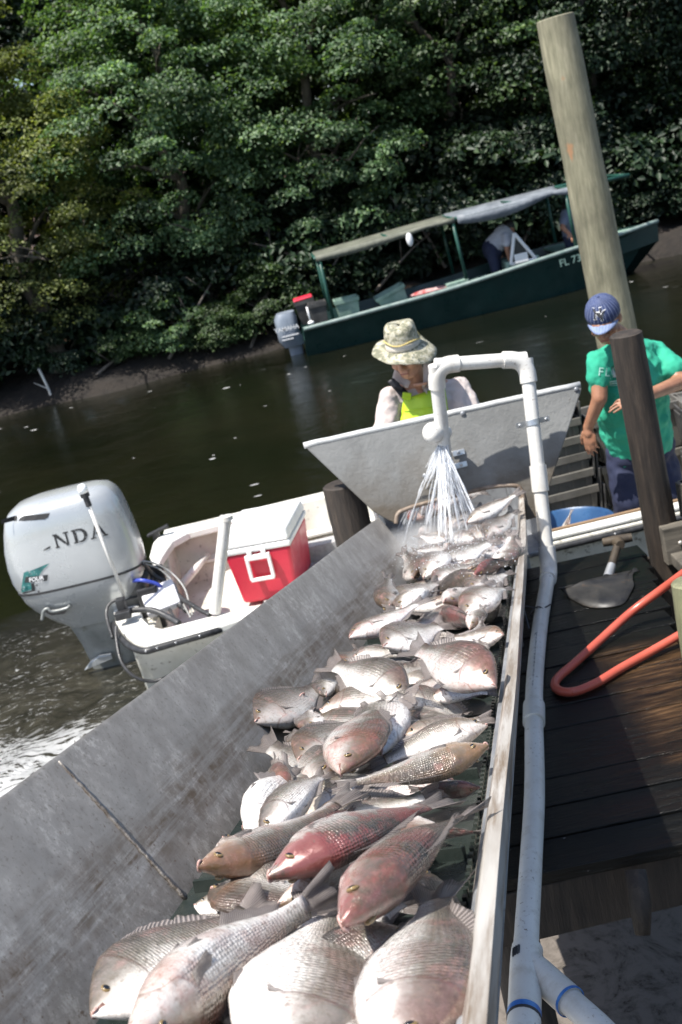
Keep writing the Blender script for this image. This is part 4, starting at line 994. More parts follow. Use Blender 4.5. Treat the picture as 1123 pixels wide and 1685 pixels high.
# the fish underneath, which show only in the gaps
rf = random.Random(21)
ks = list(KIND)
na = 22
for i in range(na):
    for j in range(4):
        a = -3.85 + i * .20 + rf.uniform(-.05, .05); b = -.41 + j * .105 + rf.uniform(-.03, .03)
        ang = rf.uniform(-.9, .9) + (PI if rf.random() < .4 else 0); ln = rf.uniform(.21, .25); c = Vector((b, a, BELT + .024 + .020 * ((i + j) % 2) + .08 * max(0, a + .5)))
        dv = Vector((math.cos(ang), math.sin(ang), 0)) * ln * .5
        p, q = c - dv, c + dv
        for s in (p, q): s.x = min(max(s.x, -.42), -.095)
        if (q - p).length < .15: 
            q = p + Vector((0, .22, 0)); 
        set_fish(rf.choice(ks), BM @ p, BM @ q, rf.choice((-80, 75, 85, -70)), rf.uniform(.5, .95), rf.uniform(0, .5), rf.uniform(0, .4), 'fish buried in the heap, showing only through gaps between the fish on top', 'fish buried in the heap on the conveyor', .35)

# fish thrown across the heap, each half covered by its neighbours
rf = random.Random(5)
for i in range(34):
    a = -2.9 + 3.2 * ((i * .618) % 1.0) ** .8; b = -.40 + .32 * ((i * .381 + .2) % 1.0)
    up = .048 + .03 * rf.random() + .075 * max(0, a + .6); ang = rf.choice((.5, .9, 2.3, 2.7, -.6, 1.4, 3.5)) + rf.uniform(-.25, .25); ln = rf.uniform(.20, .26)
    p = Vector((b, a, BELT + up)); q = p + Vector((math.cos(ang), math.sin(ang), rf.uniform(-.05, .12))) * ln; q.x = min(max(q.x, -.43), -.09)
    set_fish(rf.choice(ks), BM @ p, BM @ q, rf.choice((-84, 80, 86, -80, 30)), rf.uniform(.55, 1.1), rf.choice((0, .1, .2, .6)), rf.choice((0, .1, .3, .6)), 'fish in the thick of the heap, half covered by the fish around it', 'fish half covered in the thick of the heap', .75)

for i in range(16):
    a = -3.75 + 1.25 * ((i * .618 + .1) % 1.0); b = -.42 + .30 * ((i * .381 + .05) % 1.0)
    ang = rf.choice((.4, 1.0, 2.2, 2.7, 1.5)) + rf.uniform(-.3, .3); ln = rf.uniform(.20, .25)
    p = Vector((b, a, BELT + .036 + .012 * (i % 2))); q = p + Vector((math.cos(ang), math.sin(ang), .02)) * ln; p.x = max(p.x, -.37); q.x = min(max(q.x, -.37), -.10)
    set_fish(rf.choice(('deep', 'deep2', 'long', 'round')), BM @ p, BM @ q, rf.choice((-84, 80, 86, -80)), rf.uniform(.5, 1.0), rf.choice((0, .1, .5)), rf.choice((0, .2, .6)), 'fish in the thick of the heap, half covered by the fish around it', 'fish half covered in the thick of the heap', .5)
# ================================================================== WHITE SKIFF, MOTOR, COOLER
GEL = plain('worn_white_gelcoat', (.62, .61, .56), (.76, .75, .71), 3, .42, bump=.15, dirt=(.34, .30, .23), dscale=14, dlo=.60, dhi=.74)
GELD = plain('dirty_hull_inside', (.50, .48, .41), (.68, .66, .60), 4, .55, bump=.2, dirt=(.20, .18, .14), dscale=22, dlo=.57, dhi=.66)
BLACK = plain('black_rubber', (.012, .012, .013), (.035, .035, .037), 20, .45)
GREYP = plain('grey_tread', (.30, .30, .30), (.42, .42, .42), 40, .7, bump=.6, bscale=150)
sk = thing('skiff', 'long open white skiff moored across the end of the dock, worn inside', 'boat', (1.2, 6.75, WL))
def hull(x):
    q = max(0, (x - 2.6) / 2.6); k = 1 - .93 * q ** 2.2; up = .35 * q * q
    cy = 6.75
    P = [(5.85, .585), (5.855, .622), (5.875, .636), (5.93, .636), (5.955, .62), (5.98, .42), (6.03, .335), (6.08, .32), (7.48, .32), (7.56, .34), (7.61, .42), (7.655, .68), (7.675, .70), (7.75, .70), (7.775, .685), (7.78, .655), (7.62, .22), (7.35, .10), (6.25, .10), (6.02, .20)]
    return [Vector((x, cy + (y - cy) * k, z + up * (1 if z > .2 else .5))) for y, z in P]
mb = MB(); mb.loft([hull(-1.22 + 6.4 * i / 40) for i in range(41)])
ob('hull', mb, GELD, sk, smooth=True, ang=35)
mb = MB(); mb.loft([[Vector((x, y, z)) for (y, z) in ((5.90, .60), (5.98, .25), (7.70, .30), (7.74, .66), (7.3, .66), (7.15, .50), (6.5, .50), (6.35, .58))] for x in (-1.28, -1.17)])
ob('transom', mb, GELD, sk, bevel=.012)
def capz(q, z): return [on_z(a, b, z) for a, b in q]
poly = [(187, 1008), (188, 990), (195, 979), (206, 976), (220, 981), (229, 996), (236, 1018), (248, 1030), (268, 1034), (330, 1018), (420, 996), (424, 1010), (330, 1040), (262, 1056), (240, 1061), (220, 1056), (200, 1038), (190, 1022)]
mb = MB(); mb.prism(capz(poly, .640), (0, 0, -1), .045); ob('stern_cap', mb, GEL, sk, bevel=.012, seg=3)
poly = [(246, 915), (252, 893), (262, 882), (300, 866), (420, 838), (425, 846), (310, 876), (285, 890), (268, 915), (258, 935)]
mb = MB(); mb.prism(capz(poly, .712), (0, 0, -1), .05); ob('stern_cap', mb, GEL, sk, bevel=.01, seg=3)
mb = MB(); mb.loft([[Vector((x, 5.860, .638)), Vector((x, 5.860, .655)), Vector((x, 5.95, .655)), Vector((x, 5.95, .638))] for x in (-.5, .4, 1.2, 2.2, 3.0)])
ob('gunwale_cap', mb, GEL, sk, bevel=.004)
mb = MB(); mb.box((1.6, 5.966, .638), (2.6, .022, .05)); ob('wooden_strip', mb, plain('brown_strip', (.16, .10, .055), (.3, .2, .12), 12, .7, stretch=(.2, 1, 1)), sk)
rail = [on_z(q[0], q[1] + 3, .622) + Vector((-.006, -.016, 0)) for q in [(189, 1022), (198, 1040), (217, 1058), (240, 1066), (262, 1061), (300, 1050), (350, 1036)]] + [Vector((-.62, 5.838, .60)), Vector((.3, 5.835, .60)), Vector((1.4, 5.835, .60)), Vector((2.6, 5.835, .60))]
rail = smooth_path(rail, 6); mb = MB(); mb.tube(rail, .019, 10); rl = ob('rub_rail', mb, BLACK, sk, smooth=True)
mb = MB()
for i in range(4, len(rail), 5): mb.ell(rail[i] + Vector((0, -.017, .006)), (.006, .005, .006))
ob('rivets', mb, plain('rivet', (.5, .5, .5), None, rough=.3, metal=.8), rl, smooth=True)
mb = MB(); mb.loft([[Vector((x, y, z)) for (y, z) in ((7.60, .44), (7.56, .455), (7.56, .47), (7.63, .49))] for x in (-1.0, 0, 1.5, 3)]); ob('inner_ledge', mb, GEL, sk)
mb = MB(); mb.box((.05, 7.05, .335), (1.3, .78, .022)); mb.box((-.02, 7.42, .39), (.55, .14, .13)); ob('tread_mat', mb, GREYP, sk, bevel=.004)
mb = MB(); p = [on_y(300, 962, 7.25), on_y(343, 912, 7.58)]; mb.tube([p[0], p[0].lerp(p[1], .5), p[1]], [.030, .028, .018], 10); ob('white_rib', mb, GEL, sk, smooth=True)
mb = MB(); c = on_z(262, 880, .725); mb.box(c + Vector((0, 0, .03)), (.16, .045, .02), Matrix.Rotation(-.25, 3, 'Y')); mb.box(c + Vector((-.02, 0, .0)), (.05, .04, .06)); ob('cleat', mb, BLACK, sk, bevel=.006)
mb = MB(); a, b = on_y(354, 1008, 5.95), on_y(372, 850, 5.95); mb.tube([a, a.lerp(b, .5), b], .032, 18); mb.tube([b - Vector((0, 0, .02)), b + Vector((0, 0, .002))], .036, 18); ob('rod_tube', mb, PVC, sk, smooth=True, ang=40)
# stern light
a, b = on_y(205, 982, 6.25), on_y(146, 830, 6.25)
mb = MB(); mb.tube([a, b], .0105, 10); slt = ob('stern_light_pole', mb, PVC, sk, smooth=True)
u = (b - a).normalized(); mb = MB(); mb.tube([b - u * .01, b + u * .045, b + u * .046, b + u * .07], [.017, .017, .026, .026], 14); ob('lamp_socket', mb, BLACK, slt, smooth=True, ang=40)
mb = MB(); mb.tube([b + u * .07, b + u * .10, b + u * .118, b + u * .122], [.027, .027, .018, .004], 14); ob('lamp_lens', mb, plain('lens', (.85, .86, .85), None, rough=.25), slt, smooth=True)
mb = MB(); mb.box(on_y(201, 998, 6.2), (.05, .06, .10)); mb.box(on_y(203, 1012, 6.15), (.09, .05, .045)); ob('pole_bracket', mb, BLACK, slt, bevel=.006)
# ---- outboard motor
mo = thing('outboard_motor', 'big silver grey outboard motor with peeling lettering at the stern of the white skiff', 'outboard motor', (-1.55, 6.58, .9))
YC = 6.58
def rr(z, x0, x1, hw, n=40, e=3.2, dy=0):
    cx, hx = (x0 + x1) / 2, (x1 - x0) / 2; out = []
    for k in range(n):
        a = 2 * PI * k / n; c, s = math.cos(a), math.sin(a)
        out.append(Vector((cx + hx * math.copysign(abs(c) ** (2 / e), c), YC + dy + hw * math.copysign(abs(s) ** (2 / e), s), z)))
    return out
SILV = plain('silver_motor_paint', (.40, .42, .43), (.44, .455, .46), 2, .30, .35, coat=.5, dirt=(.36, .37, .37), dscale=5, dlo=.6, dhi=.9)
DGREY = plain('grey_motor_leg', (.20, .21, .20), (.33, .34, .33), 6, .4, .3, bump=.2, dirt=(.12, .11, .08), dscale=15)
S = [(.872, -1.955, -1.195, .215), (.93, -1.97, -1.19, .222), (1.02, -1.972, -1.192, .225), (1.12, -1.96, -1.20, .222), (1.215, -1.935, -1.212, .214), (1.285, -1.91, -1.225, .203), (1.33, -1.875, -1.245, .186), (1.362, -1.82, -1.275, .155), (1.380, -1.73, -1.33, .105), (1.387, -1.62, -1.43, .04)]
mb = MB(); mb.loft([rr(*q) for q in S]); cw = ob('cowl', mb, SILV, mo, smooth=True, ang=50)
cw_b = BVHTree.FromPolygons([v.co + Vector((-1.55, 6.58, .9)) for v in cw.data.vertices], [tuple(p.vertices) for p in cw.data.polygons])
S2 = [(.58, -1.74, -1.37, .11), (.66, -1.83, -1.31, .14), (.74, -1.90, -1.255, .18), (.80, -1.935, -1.215, .205), (.862, -1.952, -1.198, .214)]
mb = MB(); mb.loft([rr(*q) for q in S2]); ob('lower_pan', mb, SILV, mo, smooth=True, ang=50)
mb = MB(); mb.loft([rr(.860, -1.957, -1.193, .217), rr(.874, -1.957, -1.193, .217)]); ob('seam', mb, BLACK, mo, smooth=True, ang=50)
mb = MB(); mb.loft([rr(.05, -1.66, -1.40, .05), rr(.30, -1.68, -1.37, .07), rr(.45, -1.70, -1.35, .085), rr(.60, -1.74, -1.34, .10)]); ob('leg', mb, DGREY, mo, smooth=True, ang=50)
mb = MB(); mb.loft([rr(.30, -1.42, -1.27, .09), rr(.62, -1.40, -1.22, .11), rr(.76, -1.36, -1.2, .11)]); mb.box((-1.27, YC, .66), (.2, .26, .05)); ob('swivel_bracket', mb, plain('dark_bracket', (.04, .042, .042), (.10, .10, .10), 12, .5, .3), mo, smooth=True, ang=40)
mb = MB(); mb.box((-1.22, YC - .05, .56), (.05, .34, .30)); mb.box((-1.20, YC - .2, .62), (.12, .03, .26)); mb.box((-1.20, YC + .2, .62), (.12, .03, .26)); ob('clamp_plate', mb, BLACK, mo, bevel=.008)
mb = MB(); a = on_y(150, 1093, 6.46); mb.prism([a + Vector((dx, 0, dz)) for dx, dz in ((-.05, -.03), (.0, .012), (.06, .035), (.13, .03), (.135, .0), (.02, -.02))], (0, 1, 0), .03); ob('trim_plate', mb, SILV, mo, bevel=.004)
def proj_cowl(pts, off=.0025):
    out = []
    for p in pts:
        h = cw_b.ray_cast(Vector((p[0], 5.8, p[1])), Vector((0, 1, 0)))
        y = h[0].y if h[0] is not None else YC - .2
        out.append(Vector((p[0], y - off, p[1])))
    return out
DEC = [0]
def decal(name, polys, mat, off=.0025, dense=4):
    mb = MB()
    for pl in polys:
        m = len(pl); c = (sum(p[0] for p in pl) / m, sum(p[1] for p in pl) / m); DEC[0] += 1
        o_ = off + .00012 * (DEC[0] % 9)
        if m == 4:
            g = []
            for i in range(dense + 1):
                for j in range(dense + 1):
                    u_, v_ = i / dense, j / dense
                    x = (pl[0][0] * (1 - u_) + pl[1][0] * u_) * (1 - v_) + (pl[3][0] * (1 - u_) + pl[2][0] * u_) * v_; z = (pl[0][1] * (1 - u_) + pl[1][1] * u_) * (1 - v_) + (pl[3][1] * (1 - u_) + pl[2][1] * u_) * v_
                    g.append((x, z))
            k = dense + 1; mb.add(proj_cowl(g, o_), [(i * k + j, (i + 1) * k + j, (i + 1) * k + j + 1, i * k + j + 1) for i in range(dense) for j in range(dense)])
        else: mb.add(proj_cowl(pl, o_), [tuple(range(m))])
    return ob(name, mb, mat, cw)
def sxz(px, py): p = on_y(px, py, 6.362); return (p.x, p.z)
lc = sxz(134, 880.5); h = .080
def rect(x0, z0, x1, z1, sk_=0): return [(x0, z0), (x1, z0), (x1 + sk_, z1), (x0 + sk_, z1)]
def glyph(ch, x, s):
    R_ = []
    if ch == 'N':
        R_ = [rect(.0, 0, .24, .1), rect(.07, .1, .17, .9), rect(0, .9, .26, 1), [(.07, .9), (.30, .9), (.83, 0), (.70, 0)], rect(.72, .12, .82, .9), rect(.62, .9, .92, 1)]
    if ch == 'D':
        R_ = [rect(0, 0, .45, .12), rect(0, .88, .45, 1), rect(.08, .12, .26, .88)]
        for k in range(8):
            a0, a1 = -PI / 2 + PI * k / 8, -PI / 2 + PI * (k + 1) / 8
            R_.append([(.45 + .42 * math.cos(a0), .5 + .5 * math.sin(a0)), (.45 + .42 * math.cos(a1), .5 + .5 * math.sin(a1)), (.43 + .24 * math.cos(a1), .5 + .38 * math.sin(a1)), (.43 + .24 * math.cos(a0), .5 + .38 * math.sin(a0))])
    if ch == 'A':
        R_ = [[(.10, .1), (.20, .1), (.48, 1), (.38, 1)], [(.66, .1), (.86, .1), (.58, 1), (.38, .96)], rect(.26, .32, .70, .42), rect(0, 0, .30, .1), rect(.58, 0, .96, .1)]
    return [[(x + p[0] * s * 1.22, lc[1] - h / 2 + p[1] * h) for p in q] for q in R_]
PEEL = NT('peeling_black_letter'); PEEL.set(col=PEEL.ramp(PEEL.noise(PEEL.tc.outputs['Object'], 60, 4, .7), [(.36, (.42, .44, .45)), (.40, (.012, .012, .013))]), rough=.4)
x0 = lc[0] - .158; polys = glyph('N', x0, h) + glyph('D', x0 + .108, h) + glyph('A', x0 + .205, h * 1.05)
q = sxz(77, 903); polys += [[(q[0] - .024, q[1] - .008), (q[0] + .022, q[1] + .0), (q[0] + .026, q[1] + .012), (q[0] - .005, q[1] + .004)]]
decal('lettering', polys, PEEL.m)
TEAL = plain('teal_sticker', (.010, .085, .085), (.03, .19, .18), 30, .4, dirt=(.42, .45, .46), dscale=45, dlo=.57, dhi=.62)
def cz(*q): return [sxz(a / 4.68, 790 + b / 4.68) for a, b in q]
decal('sticker', [cz((150, 890), (245, 850), (215, 700), (180, 722)), cz((190, 735), (275, 785), (330, 690), (385, 640)), cz((185, 722), (250, 720), (385, 640), (355, 648))], TEAL, .002)
decal('sticker_backing', [cz((185, 798), (365, 775), (372, 727), (195, 752)), cz((240, 858), (268, 850), (262, 795), (240, 800)), cz((165, 900), (268, 858), (266, 850), (160, 892)), cz((278, 820), (292, 818), (291, 806), (278, 808)), cz((290, 870), (304, 868), (303, 856), (291, 857))], plain('sticker_black', (.02, .022, .024), None, rough=.4), .0035)  # black printed shapes behind and around the white lettering
c1 = sxz(281 / 4.68, 790 + 762 / 4.68)
def deco_text(body, c, size, mat, name, off, bold=.02):
    v, f = text_faces(body, size, bold); mb = MB(); mb.add(proj_cowl([(c[0] + p.x + p.y * .25, c[1] + p.y) for p in v], off), f); return ob(name, mb, mat, cw)
WHT = plain('white_ink', (.78, .78, .78), None, rough=.5)
deco_text('FOUR', c1, .034, WHT, 'lettering', .0052, .03); c2 = sxz(305 / 4.68, 790 + 782 / 4.68); deco_text('STROKE', c2, .013, WHT, 'lettering', .0056, .02)
decal('air_slot', [cz((5, 318), (365, 298), (378, 262), (5, 312)), cz((5, 345), (345, 308), (365, 290), (5, 318))], plain('slot_black', (.008, .008, .009), None, rough=.6), .002)
mb = MB(); hp = smooth_path([on_y(a / 4.68, 790 + b / 4.68, 6.375) for a, b in ((325, 1080), (338, 1010), (370, 990), (395, 1010), (450, 1005), (520, 985), (540, 965))], 4); mb.tube(hp, .010, 8); ob('tilt_handle', mb, DGREY, mo, smooth=True)
mb = MB(); mb.prism([on_y(a / 4.68, 790 + b / 4.68, 6.40) for a, b in ((345, 1000), (375, 995), (400, 1012), (455, 1008), (525, 985), (500, 1030), (400, 1042), (360, 1025))], (0, 1, 0), .02); ob('handle_recess', mb, BLACK, mo)
def hose(name, pts, r, m, par=mo): 
    mb = MB(); mb.tube(smooth_path([on_y(*p) for p in pts], 8), r, 8); return ob(name, mb, m, par, smooth=True)
HOSEB = plain('black_hose', (.02, .02, .021), (.05, .05, .052), 30, .4)
hose('cable_hose', [(204, 1008, 6.22), (222, 1004, 6.2), (250, 1004, 6.15), (275, 1014, 6.08), (295, 1026, 6.0)], .018, HOSEB)
hose('cable_hose', [(236, 926, 6.5), (252, 945, 6.55), (275, 960, 6.5), (300, 985, 6.3), (325, 1001, 6.15), (346, 1012, 6.05)], .014, HOSEB)
hose('fuel_hose', [(216, 956, 6.45), (235, 955, 6.4), (258, 961, 6.4), (272, 971, 6.4), (281, 981, 6.35)], .012, plain('blue_hose', (.03, .05, .30), (.05, .08, .42), 30, .35))
hose('fuel_hose', [(245, 955, 6.5), (262, 973, 6.45), (278, 1000, 6.3), (290, 1022, 6.1)], .009, HOSEB)
mb = MB(); c = on_y(295, 992, 6.3); d = (on_y(304, 1003, 6.25) - on_y(286, 982, 6.35)).normalized(); m3 = d.to_track_quat('Z', 'Y').to_matrix(); mb.ell(c, (.026, .026, .052), m3); mb.tube([c + d * .045, c + d * .085], .014, 10); ob('primer_bulb', mb, HOSEB, mo, smooth=True)
GC = plain('grey_cable', (.22, .22, .21), (.35, .35, .34), 30, .5)
hose('control_cable', [(233, 923, 6.5), (255, 927, 6.5), (283, 943, 6.5), (304, 968, 6.4), (312, 995, 6.3), (317, 1012, 6.15)], .0055, GC)
hose('control_cable', [(234, 926, 6.5), (262, 936, 6.5), (285, 958, 6.45), (300, 990, 6.3), (314, 1016, 6.1)], .005, GC)
hose('drain_hose', [(192, 1030, 6.0), (192, 1052, 5.95), (200, 1088, 5.85), (220, 1112, 5.8), (250, 1121, 5.8), (285, 1110, 5.8), (330, 1085, 5.8)], .010, HOSEB)
hose('drain_hose', [(196, 985, 6.3), (180, 995, 6.3), (176, 1015, 6.25), (186, 1050, 6.1)], .010, HOSEB)
# papers and clutter in the stern well
mb = MB(); mb.box(on_y(265, 985, 6.35), (.20, .20, .05), Matrix.Rotation(.5, 3, 'X') @ Matrix.Rotation(.2, 3, 'Z')); o = ob('battery_tray', mb, plain('pale_tray', (.58, .57, .60), (.70, .69, .71), 8, .5), sk, bevel=.01)
# ---- cooler
CRED = plain('red_plastic', (.50, .018, .045), (.60, .028, .06), 5, .42, bump=.1); CWH = plain('white_plastic', (.74, .74, .74), (.80, .80, .80), 5, .4, dirt=(.55, .52, .46), dscale=12, dlo=.62, dhi=.75)
cb = on_z(445, 990, .345); co = thing('cooler', 'red picnic cooler with a white lid standing in the white skiff', 'cooler', tuple(cb))
yaw = Matrix.Rotation(-.20, 3, 'Z')
def cbox(z0, z1, w0, w1, d0, d1, yo=.30):
    f = []
    for (z, w_, d_) in ((z0, w0, d0), (z1, w1, d1)): f.append([cb + yaw @ Vector((sx * w_ / 2, yo + sy * d_ / 2, z)) for sx, sy in ((-1, -1), (1, -1), (1, 1), (-1, 1))])
    return f
mb = MB(); mb.loft(cbox(0, .335, .355, .42, .54, .60)); ob('body', mb, CRED, co, bevel=.022, seg=3)
mb = MB(); mb.loft(cbox(.337, .375, .435, .44, .615, .62)); ob('collar', mb, CWH, co, bevel=.012, seg=3)
mb = MB(); mb.loft(cbox(.378, .455, .438, .415, .618, .59)); ob('lid', mb, CWH, co, bevel=.02, seg=3)
def cl(x, y, z): return cb + yaw @ Vector((x, y, z))
mb = MB()
for (x, z, sx, sz) in ((0, .31, .16, .035), (0, .165, .15, .022), (-.07, .24, .022, .15), (.07, .24, .022, .15)): mb.box(cl(x, -.022 + .0008 * abs(x) * 10, z), (sx, .022, sz), yaw)
mb.box(cl(-.045, -.024, .335), (.03, .02, .04), yaw); mb.box(cl(.045, -.024, .335), (.03, .02, .04), yaw)
ob('handle', mb, CWH, co, bevel=.005)
# ================================================================== CRATES AND TUB IN THE SKIFF
CRG = plain('grey_crate_plastic', (.085, .08, .07), (.135, .125, .11), 5, .7, bump=.1, dirt=(.07, .06, .05), dscale=11)
CRD = plain('dark_lid_plastic', (.035, .034, .034), (.075, .073, .07), 6, .5)
FAINT = plain('faded_print', (.46, .44, .40), None, rough=.6)
def make_crate(loc, yw, label, group, w_=.60, d_=.42, h_=.30, lids=True, text=True):
    r = thing('fish_crate', label, 'crate', tuple(loc), group); r.rotation_euler = (0, 0, yw)
    mb = MB(); o_ = lambda z, s: [Vector((sx * w_ / 2 * s, sy * d_ / 2 * s, z)) for sx, sy in ((-1, -1), (1, -1), (1, 1), (-1, 1))]
    mb.loft([o_(0, .86), o_(h_ - .03, .97), o_(h_ - .03, .93), o_(.012, .83)], cap=False); mb.add(o_(.012, .83), [(0, 1, 2, 3)]); mb.add(o_(0, .86), [(0, 1, 2, 3)])
    def loc_ob(nm, mb_, m, **k): o = ob(nm, mb_, m, None, local=True, **k); o.parent = r; return o
    b = loc_ob('body', mb, CRG, bevel=.004)
    mb = MB()
    for s in (-1, 1):
        mb.box((0, s * (d_ / 2 - .004), h_ - .024), (w_, .026, .048)); mb.box((s * (w_ / 2 - .004), 0, h_ - .024), (.026, d_ - .03, .046))
    loc_ob('rim', mb, CRG, bevel=.004)
    mb = MB()
    for k in range(7):
        x = (-.5 + k / 6) * w_ * .84
        for s in (-1, 1): mb.box((x, s * (d_ / 2 - .022), h_ / 2 - .01), (.014, .022, h_ - .06), Matrix.Rotation(s * -.09, 3, 'X'))
    for k in range(5):
        y = (-.5 + k / 4) * d_ * .78
        for s in (-1, 1): mb.box((s * (w_ / 2 - .028), y, h_ / 2 - .01), (.022, .014, h_ - .06), Matrix.Rotation(s * .09, 3, 'Y'))
    loc_ob('ribs', mb, CRG)
    if lids:
        for s in (-1, 1):
            mb = MB(); mb.box((s * (w_ / 2 + .026), 0, h_ - .15), (.012, d_ * .96, .27), Matrix.Rotation(s * .10, 3, 'Y')); mb.box((s * (w_ / 2 + .034), 0, h_ - .15), (.010, d_ * .7, .20), Matrix.Rotation(s * .10, 3, 'Y'))
            loc_ob('lid', mb, CRD, bevel=.003)
    if text:
        mb = MB()
        for k, s in enumerate(('FISH CO', 'DO NOT', 'REMOVE', 'RETURN')):
            v, f = text_faces(s, .028); mb.add([Vector((-.06 + p.x, -(d_ / 2 - .012) - .012 + .09 * (0.17 - .03 * k) * .5, .17 - .03 * k + p.y)) for p in v], f)
        loc_ob('printing', mb, FAINT)
    return r
q = on_y(1003, 853, 6.62); q2 = on_y(945, 662, 6.62)
for k in range(6):
    f = k / 5; base = Vector((q.x - .33, 6.86, .335)); top = q2 - q
    make_crate(base + Vector((top.x * f * .6 + random.uniform(-.01, .01), random.uniform(-.01, .01), .108 * k)), .04 + random.uniform(-.02, .02), ['grey fish crate at the very bottom of the nested stack behind the hopper', 'second grey fish crate from the bottom of the nested stack', 'third grey fish crate from the bottom of the nested stack', 'third grey fish crate from the top of the nested stack', 'second grey fish crate from the top of the nested stack', 'topmost grey fish crate of the nested stack, under the capped man\'s hand'][k], 'grey fish crates nested in a stack', lids=True)
cA = on_y(1022, 712, 7.0); 
make_crate(Vector((cA.x + .12, 7.20, .335)), .05, 'grey crate standing under the crate of fish behind the man in the cap', 'grey crates behind the man in the cap', text=False)
make_crate(Vector((cA.x + .12, 7.20, .64)), .05, 'grey crate full of fish behind the man in the cap, left of the dark post', 'grey crates behind the man in the cap', text=False)
make_crate(Vector((2.52, 6.95, .335)), -.1, 'grey crate under another at the right picture edge behind the dark post', 'grey crates at the right edge', text=False)
make_crate(Vector((2.52, 6.95, .64)), -.1, 'grey crate with fish at the right picture edge, on top of another', 'grey crates at the right edge', text=False)
for i in range(6):
    cx, cy, cz_ = [(cA.x + .12, 7.20, .88), (2.52, 6.95, .88)][i // 3]
    set_w = Vector((cx - .18 + .17 * (i % 3), cy + .02 * (i % 2) - .12, cz_ + .015 * (i % 3)))
    BNs = BN; BN = Vector((0, 0, 1))
    set_fish(ks[i % 4], set_w, set_w + Vector((.05 * (i % 3) - .05, .24, .0)), -75, .9, .4, .2, 'fish lying in a grey crate behind the man in the cap' if i < 3 else 'fish lying in the crate at the right picture edge', 'fish in the crate behind the man' if i < 3 else 'fish in the crate at the right edge')
    BN = BNs
tb = on_z(945, 885, .56); TUBM = plain('blue_plastic', (.02, .06, .15), (.035, .10, .22), 6, .35)
tub = thing('tub', 'round blue plastic tub of fish inside the skiff by the near gunwale', 'tub', (tb.x, 6.24, .33))
mb = MB(); prof_ = [(.0, .20), (.0, .215), (.12, .24), (.22, .258), (.235, .272), (.245, .272), (.248, .262), (.235, .25), (.02, .21)]
mb.loft([[Vector((tb.x + r * math.cos(2 * PI * k / 36) * 1.05, 6.24 + r * math.sin(2 * PI * k / 36), .34 + z)) for k in range(36)] for z, r in prof_]); ob('bowl', mb, TUBM, tub, smooth=True, ang=50)
BNs = BN; BN = Vector((0, 0, 1))
for i, (dx, dy, dz, ex, ey, ez) in enumerate([(-.16, -.06, .20, .04, -.14, .24), (-.05, -.12, .2, .05, -.05, .34), (.10, .03, .19, -.12, .08, .19)]):
    set_fish(ks[i], Vector((tb.x + dx, 6.24 + dy, .34 + dz)), Vector((tb.x + ex, 6.24 + ey, .34 + ez)), 70, 1.0, .4, 0, ['pale fish at the left in the blue tub', 'fish sticking its tail up out of the blue tub', 'fish at the back of the blue tub'][i], 'fish in the blue tub')
BN = BNs
# ================================================================== ON THE DOCK
SH = plain('shovel_steel', (.012, .012, .013), (.035, .033, .03), 9, .5, .2, bump=.2, dirt=(.10, .06, .035), dscale=14)
s0 = on_z(985, 958, 1.08); shv = thing('shovel', 'broad black shovel with a wooden T handle lying on the wet dock', 'shovel', tuple(s0))
top = [on_y(919, 967, 4.10), on_y(970, 953, 4.12), on_y(1030, 940, 4.12), on_y(1044, 933, 4.15), on_y(1052, 940, 4.13)]
bot = [on_z(935, 982, 1.058), on_z(972, 999, 1.058), on_z(1022, 995, 1.058), on_z(1038, 975, 1.06), on_z(1044, 962, 1.065)]
mb = MB(); rows = []
for j in range(6):
    q_ = j / 5; rows.append([t_.lerp(b_, q_) + Vector((0, .05 * math.sin(PI * q_), -.004)) for t_, b_ in zip(smooth_path(top, 4), smooth_path(bot, 4))])
n_ = len(rows[0]); mb.add([p for r_ in rows for p in r_], [(i * n_ + j, i * n_ + j + 1, (i + 1) * n_ + j + 1, (i + 1) * n_ + j) for i in range(5) for j in range(n_ - 1)])
bl = ob('blade', mb, SH, shv, smooth=True); m_ = bl.modifiers.new('thick', 'SOLIDIFY'); m_.thickness = .005
a, b = on_y(1001, 950, 4.13), on_z(1018, 893, 1.14); mb = MB(); mb.tube([a, a.lerp(b, .35)], [.020, .017], 12); ob('socket', mb, STEEL, shv, smooth=True, ang=40)
HW = plain('handle_wood', (.022, .016, .011), (.065, .048, .03), 14, .7, stretch=(1, 1, .3)); mb = MB(); mb.tube([a.lerp(b, .33), b], [.0165, .015], 12); ob('shaft', mb, HW, shv, smooth=True, ang=40)
mb = MB(); g0, g1 = on_z(992, 893, 1.14), on_z(1040, 884, 1.14); mb.tube([g0, g0.lerp(g1, .5), g1], [.017, .02, .017], 12); mb.tube([b - Vector((0, .03, 0)), b + Vector((0, .01, 0))], [.018, .024], 10); ob('grip', mb, HW, shv, smooth=True, ang=40)
HM = plain('red_rubber_hose', (.36, .065, .042), (.45, .09, .058), 6, .38, bump=.1)
hp = [on_z(1160, 918, 1.30), on_z(1123, 945, 1.24), on_z(1085, 973, 1.17), on_z(1038, 1008, 1.11), on_z(985, 1056, 1.075), on_z(945, 1092, 1.068), on_z(918, 1116, 1.067), on_z(914, 1130, 1.067), on_z(926, 1138, 1.067), on_z(950, 1137, 1.067), on_z(985, 1122, 1.067), on_z(1023, 1099, 1.068), on_z(1075, 1070, 1.072), on_z(1123, 1042, 1.09), on_z(1170, 1010, 1.12)]
mb = MB(); mb.tube(smooth_path(hp, 8), .0145, 14); tag(ob('hose', mb, HM, at=tuple(hp[5]), smooth=True), 'red rubber hose bent in a loop across the wet dock', 'hose')
